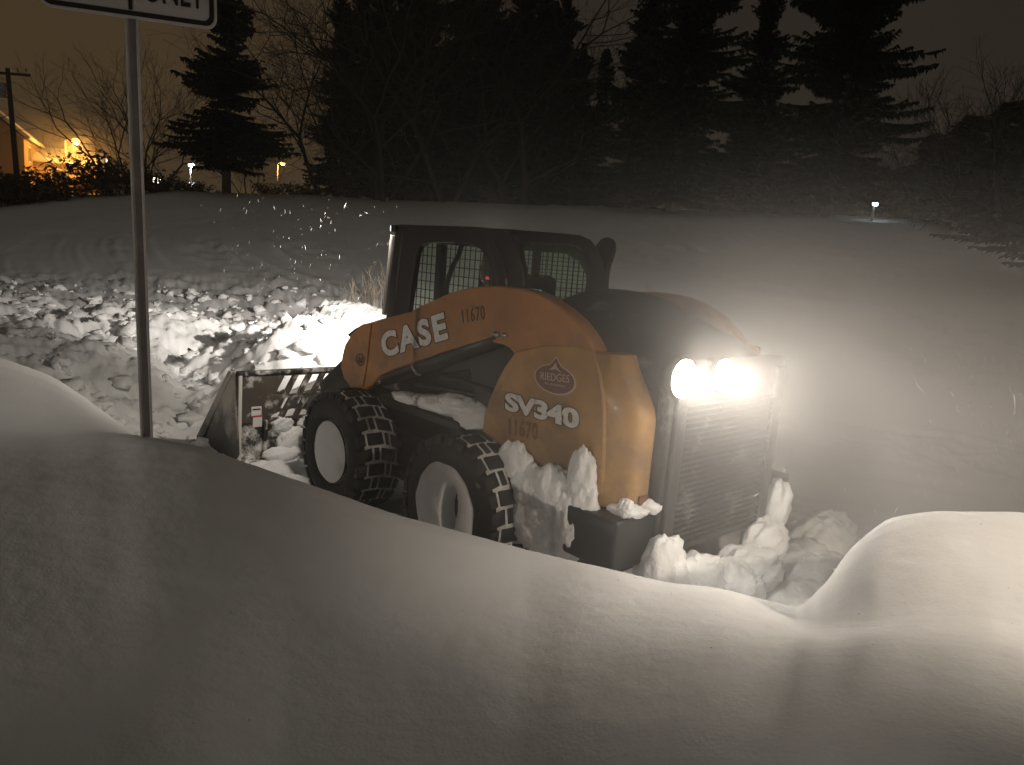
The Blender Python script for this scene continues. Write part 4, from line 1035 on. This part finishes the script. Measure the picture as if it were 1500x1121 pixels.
def lamp(u, v, r, topv, watts, col, label, arm=.9, glow=9, name='street_lamp', szz=.16):
    b = base(u, v, r); t = PR(u, topv, r); hgt = float(t[2]-b[2])
    Lm = empty(name, b); tag(Lm, label, 'street lamp' if name == 'street_lamp' else 'lamp')
    mb = MB().tube([(0, 0, -1), (0, 0, hgt)], .09, 8, True, .06); mb.build('pole', GALV, Lm, True)
    dx, dy = Rc[0], Rc[1]
    MB().tube([(0, 0, hgt-.05), (dx*arm*.5, dy*arm*.5, hgt+.12), (dx*arm, dy*arm, hgt+.1)], .05, 6).build('lamp_arm', GALV, Lm, True)
    gl = mat('lamp_glow', (1, 1, 1), .4, emis=(col, glow))
    h_ = MB(); h_.box((dx*arm, dy*arm, hgt+.12), (.55, .30, .12)); h_.build('lamp_head', BLK, Lm)
    bulb = blob('lamp_glass', (dx*arm, dy*arm, hgt+.0), (szz*1.4, szz*1.4, szz), gl, Lm, seg=(12, 8), local=False)
    l = bpy.data.lights.new('street_lamp_light', 'POINT'); l.energy = watts; l.color = col; l.shadow_soft_size = .2
    lo = bpy.data.objects.new('street_lamp_light', l); link(lo, Lm); lo.location = (dx*arm, dy*arm, hgt-.35)
    return Lm
lamp(97, 268, 82, 206, 2200, ORG, 'orange street lamp glowing above the snowy roof', 1.0, 7, szz=.26)
lamp(406, 272, 95, 239, 900, ORG, 'small orange street lamp right of the spruce trunk', .6, 5, szz=.20)
lamp(84, 268, 120, 228, 200, ORG, 'tiny orange lamp just left of the tall street lamp', .4, 3, szz=.14)
lamp(151, 270, 90, 235, 260, (1, .78, .50), 'pale yellow lamp between the street lamp and the sign post', .1, 6, szz=.26)
lamp(228, 280, 90, 265, 260, (1, .90, .72), 'bright white lamp low beside the sign post', .1, 10, szz=.34)
lamp(279, 278, 95, 242, 200, (.80, .95, 1.0), 'cool white lamp left of the spruce trunk', .1, 5, szz=.26)
lamp(280, 279, 96, 268, 40, (.80, .95, 1.0), 'faint low white lamp left of the spruce trunk', .05, 1.5, szz=.2)
lamp(1278, 316, 43, 299, .3, (.82, .92, 1.0), 'lone white lamp showing through the trees on the right', .05, 14, szz=.10)
b = base(26, 272, 56); tp_ = PR(11, 100, 56)
UP = empty('utility_pole', b); tag(UP, 'wooden utility pole with a crossarm at the left edge', 'utility pole')
dv = Vector(tp_)-Vector(b)
MB().tube([tuple(-dv*.1), tuple(dv*.5), tuple(dv)], .17, 9, True, .12).build('pole', WOODP, UP, True)
ax_ = Vector(Rc).normalized()
MB().box(tuple(dv*.955), (.14, 2.6, .14), Matrix.Rotation(math.atan2(ax_.y, ax_.x)-math.pi/2, 3, 'Z')).build('crossarm', WOODP, UP)
for k in (-1.1, -.6, .6, 1.1):
    q = dv*.965+ax_*k; MB().tube([tuple(q), tuple(q+Vector((0, 0, .22)))], .05, 7).build('insulator', GALV, UP, True)
q = dv*.82-ax_*.42; MB().tube([tuple(q-Vector((0, 0, .45))), tuple(q+Vector((0, 0, .4)))], .22, 12).build('transformer', GALV, UP, True)
def wire(a, c_, sag, n=14):
    P = [Vector(a).lerp(Vector(c_), i/n)-Vector((0, 0, sag*4*(i/n)*(1-i/n))) for i in range(n+1)]
    return MB().tube([tuple(p_-Vector(UP.location)) for p_ in P], .022, 4, False).build('power_line', HOSE, UP)
wire(PR(18, 168, 56), PR(205, 208, 80), 1.0); wire(PR(16, 166, 56), PR(-60, 168, 52), .4)
# pale board far behind the spruces on the right
bb = base(1003, 292, 60)
PB = empty('site_board', bb); tag(PB, 'small pale board half hidden at the foot of the tall spruce', 'board')
rz = Matrix.Rotation(math.atan2(Rc[1], Rc[0]), 3, 'Z')
MB().box((0, 0, .95), (1.5, .05, .9), rz).build('board', mat('pale_board', (.60, .56, .54), .6), PB); MB().box((0, 0, .2), (.08, .08, 1.2), rz).build('post', WOODP, PB)

# ------------------------------------------------------------------ falling snow: small clumps of flakes
def flakes(name, n, samp, s0, s1, label):
    V = []; Fc = []; k = 0
    for i in range(n):
        p = np.array(samp()); s = s0+(s1-s0)*rg.rand()**2
        a = rg.randn(3)*.35+np.array([.45, -.45, 1.0]); a /= np.linalg.norm(a); b = np.cross(a, rg.randn(3)); b /= np.linalg.norm(b); c = np.cross(a, b)
        L = s*(1.6+2.0*rg.rand()); w_ = s*.22
        bend = b*s*.35*rg.randn()
        P = [p-a*L, p+b*w_+bend, p+c*w_+bend, p-(b+c)*w_*.7+bend, p+a*L]
        V += P; Fc += [(k, k+1, k+2), (k, k+2, k+3), (k, k+3, k+1), (k+4, k+2, k+1), (k+4, k+3, k+2), (k+4, k+1, k+3)]; k += 5
    o = fast_mesh(name, np.array(V), np.array(Fc), SNOWR, None, False)
    return tag(o, label, kind='stuff')
def s_tail():
    return (-2.2-1.9*rg.rand()**.8, .6-3.6*rg.rand(), .45+1.2*rg.rand())
flakes('falling_snow', 650, s_tail, .003, .013, 'snowflakes drifting through the rear work lights')
def s_cab():
    return (1.0+1.8*rg.rand(), .2+1.0*rg.rand(), 1.5+.75*rg.rand())
flakes('falling_snow', 150, s_cab, .003, .012, 'snowflakes lit beside the cab front')
def s_all():
    r = 2.6+9*rg.rand(); a = R_(-82+84*rg.rand()); return (CAM[0]+r*math.cos(a), CAM[1]+r*math.sin(a), 1.0+2.2*rg.rand())
flakes('falling_snow', 500, s_all, .0015, .004, 'snowflakes falling all through the air')

# ------------------------------------------------------------------ air
def vol(name, dens, col, g_, M_):
    m = bpy.data.materials.new(name); m.use_nodes = True; n = m.node_tree.nodes; n.clear()
    o = n.new('ShaderNodeOutputMaterial'); p = n.new('ShaderNodeVolumePrincipled'); p.inputs['Density'].default_value = dens
    p.inputs['Color'].default_value = (*col, 1); p.inputs['Anisotropy'].default_value = g_
    m.node_tree.links.new(p.outputs[0], o.inputs['Volume']); m.cycles.homogeneous_volume = True
    return m
hz = MB().box((20, -20, 22), (330, 330, 66)).build('haze', vol('haze_air', .0006, (.92, .91, .90), .35, None))
tag(hz, 'thin snowy haze filling the night air', kind='stuff')
def cloud(name, c, rad, dens, g_):
    """billow of blown snow: thick at its heart, thinning smoothly to nothing, slightly uneven"""
    m = bpy.data.materials.new(name); m.use_nodes = True; n = m.node_tree.nodes; n.clear(); l = m.node_tree.links
    o_ = n.new('ShaderNodeOutputMaterial'); p = n.new('ShaderNodeVolumePrincipled'); p.inputs['Color'].default_value = (.96, .95, .94, 1); p.inputs['Anisotropy'].default_value = g_
    t = n.new('ShaderNodeTexCoord'); ln = n.new('ShaderNodeVectorMath'); ln.operation = 'LENGTH'; dv_ = n.new('ShaderNodeVectorMath'); dv_.operation = 'DIVIDE'; dv_.inputs[1].default_value = rad
    l.new(t.outputs['Object'], dv_.inputs[0]); l.new(dv_.outputs[0], ln.inputs[0])
    mr = n.new('ShaderNodeMapRange'); mr.inputs[1].default_value = 1; mr.inputs[2].default_value = 0; mr.inputs[3].default_value = 0; mr.inputs[4].default_value = 1; l.new(ln.outputs['Value'], mr.inputs[0])
    pw = n.new('ShaderNodeMath'); pw.operation = 'POWER'; pw.inputs[1].default_value = 2.4; l.new(mr.outputs[0], pw.inputs[0])
    nz_ = n.new('ShaderNodeTexNoise'); nz_.inputs['Scale'].default_value = 1.1; nz_.inputs['Detail'].default_value = 2; l.new(t.outputs['Object'], nz_.inputs['Vector'])
    m2 = n.new('ShaderNodeMapRange'); m2.inputs[1].default_value = .35; m2.inputs[2].default_value = .65; m2.inputs[3].default_value = .55*dens; m2.inputs[4].default_value = 1.45*dens; l.new(nz_.outputs['Fac'], m2.inputs[0])
    mu = n.new('ShaderNodeMath'); mu.operation = 'MULTIPLY'; l.new(pw.outputs[0], mu.inputs[0]); l.new(m2.outputs[0], mu.inputs[1]); l.new(mu.outputs[0], p.inputs['Density'])
    l.new(p.outputs[0], o_.inputs['Volume'])
    e_ = empty('t', c); o = blob(name, c, rad, m, e_, seg=(40, 26)); o.parent = None; o.location = c; bpy.data.objects.remove(e_)
    return tag(o, 'cloud of fine snowy mist glowing round the lamps', kind='stuff')
cloud('blown_snow_mist', (-2.3, -.5, 1.40), (3.5, 4.1, 1.55), .52, .1)
cloud('street_glow_mist', tuple(PR(97, 225, 80)), (9, 9, 6), .05, .2)  # mist added to give the orange street lamp its halo
MISTS = []
for i, (c, rad, dn, g_) in enumerate(MISTS):
    V = []; o = blob('blown_snow_mist', c, rad, vol('mist_air', dn, (.96, .95, .94), g_, None), None, seg=(48, 32))
    tag(o, 'cloud of fine snowy mist glowing round the lamps', kind='stuff')
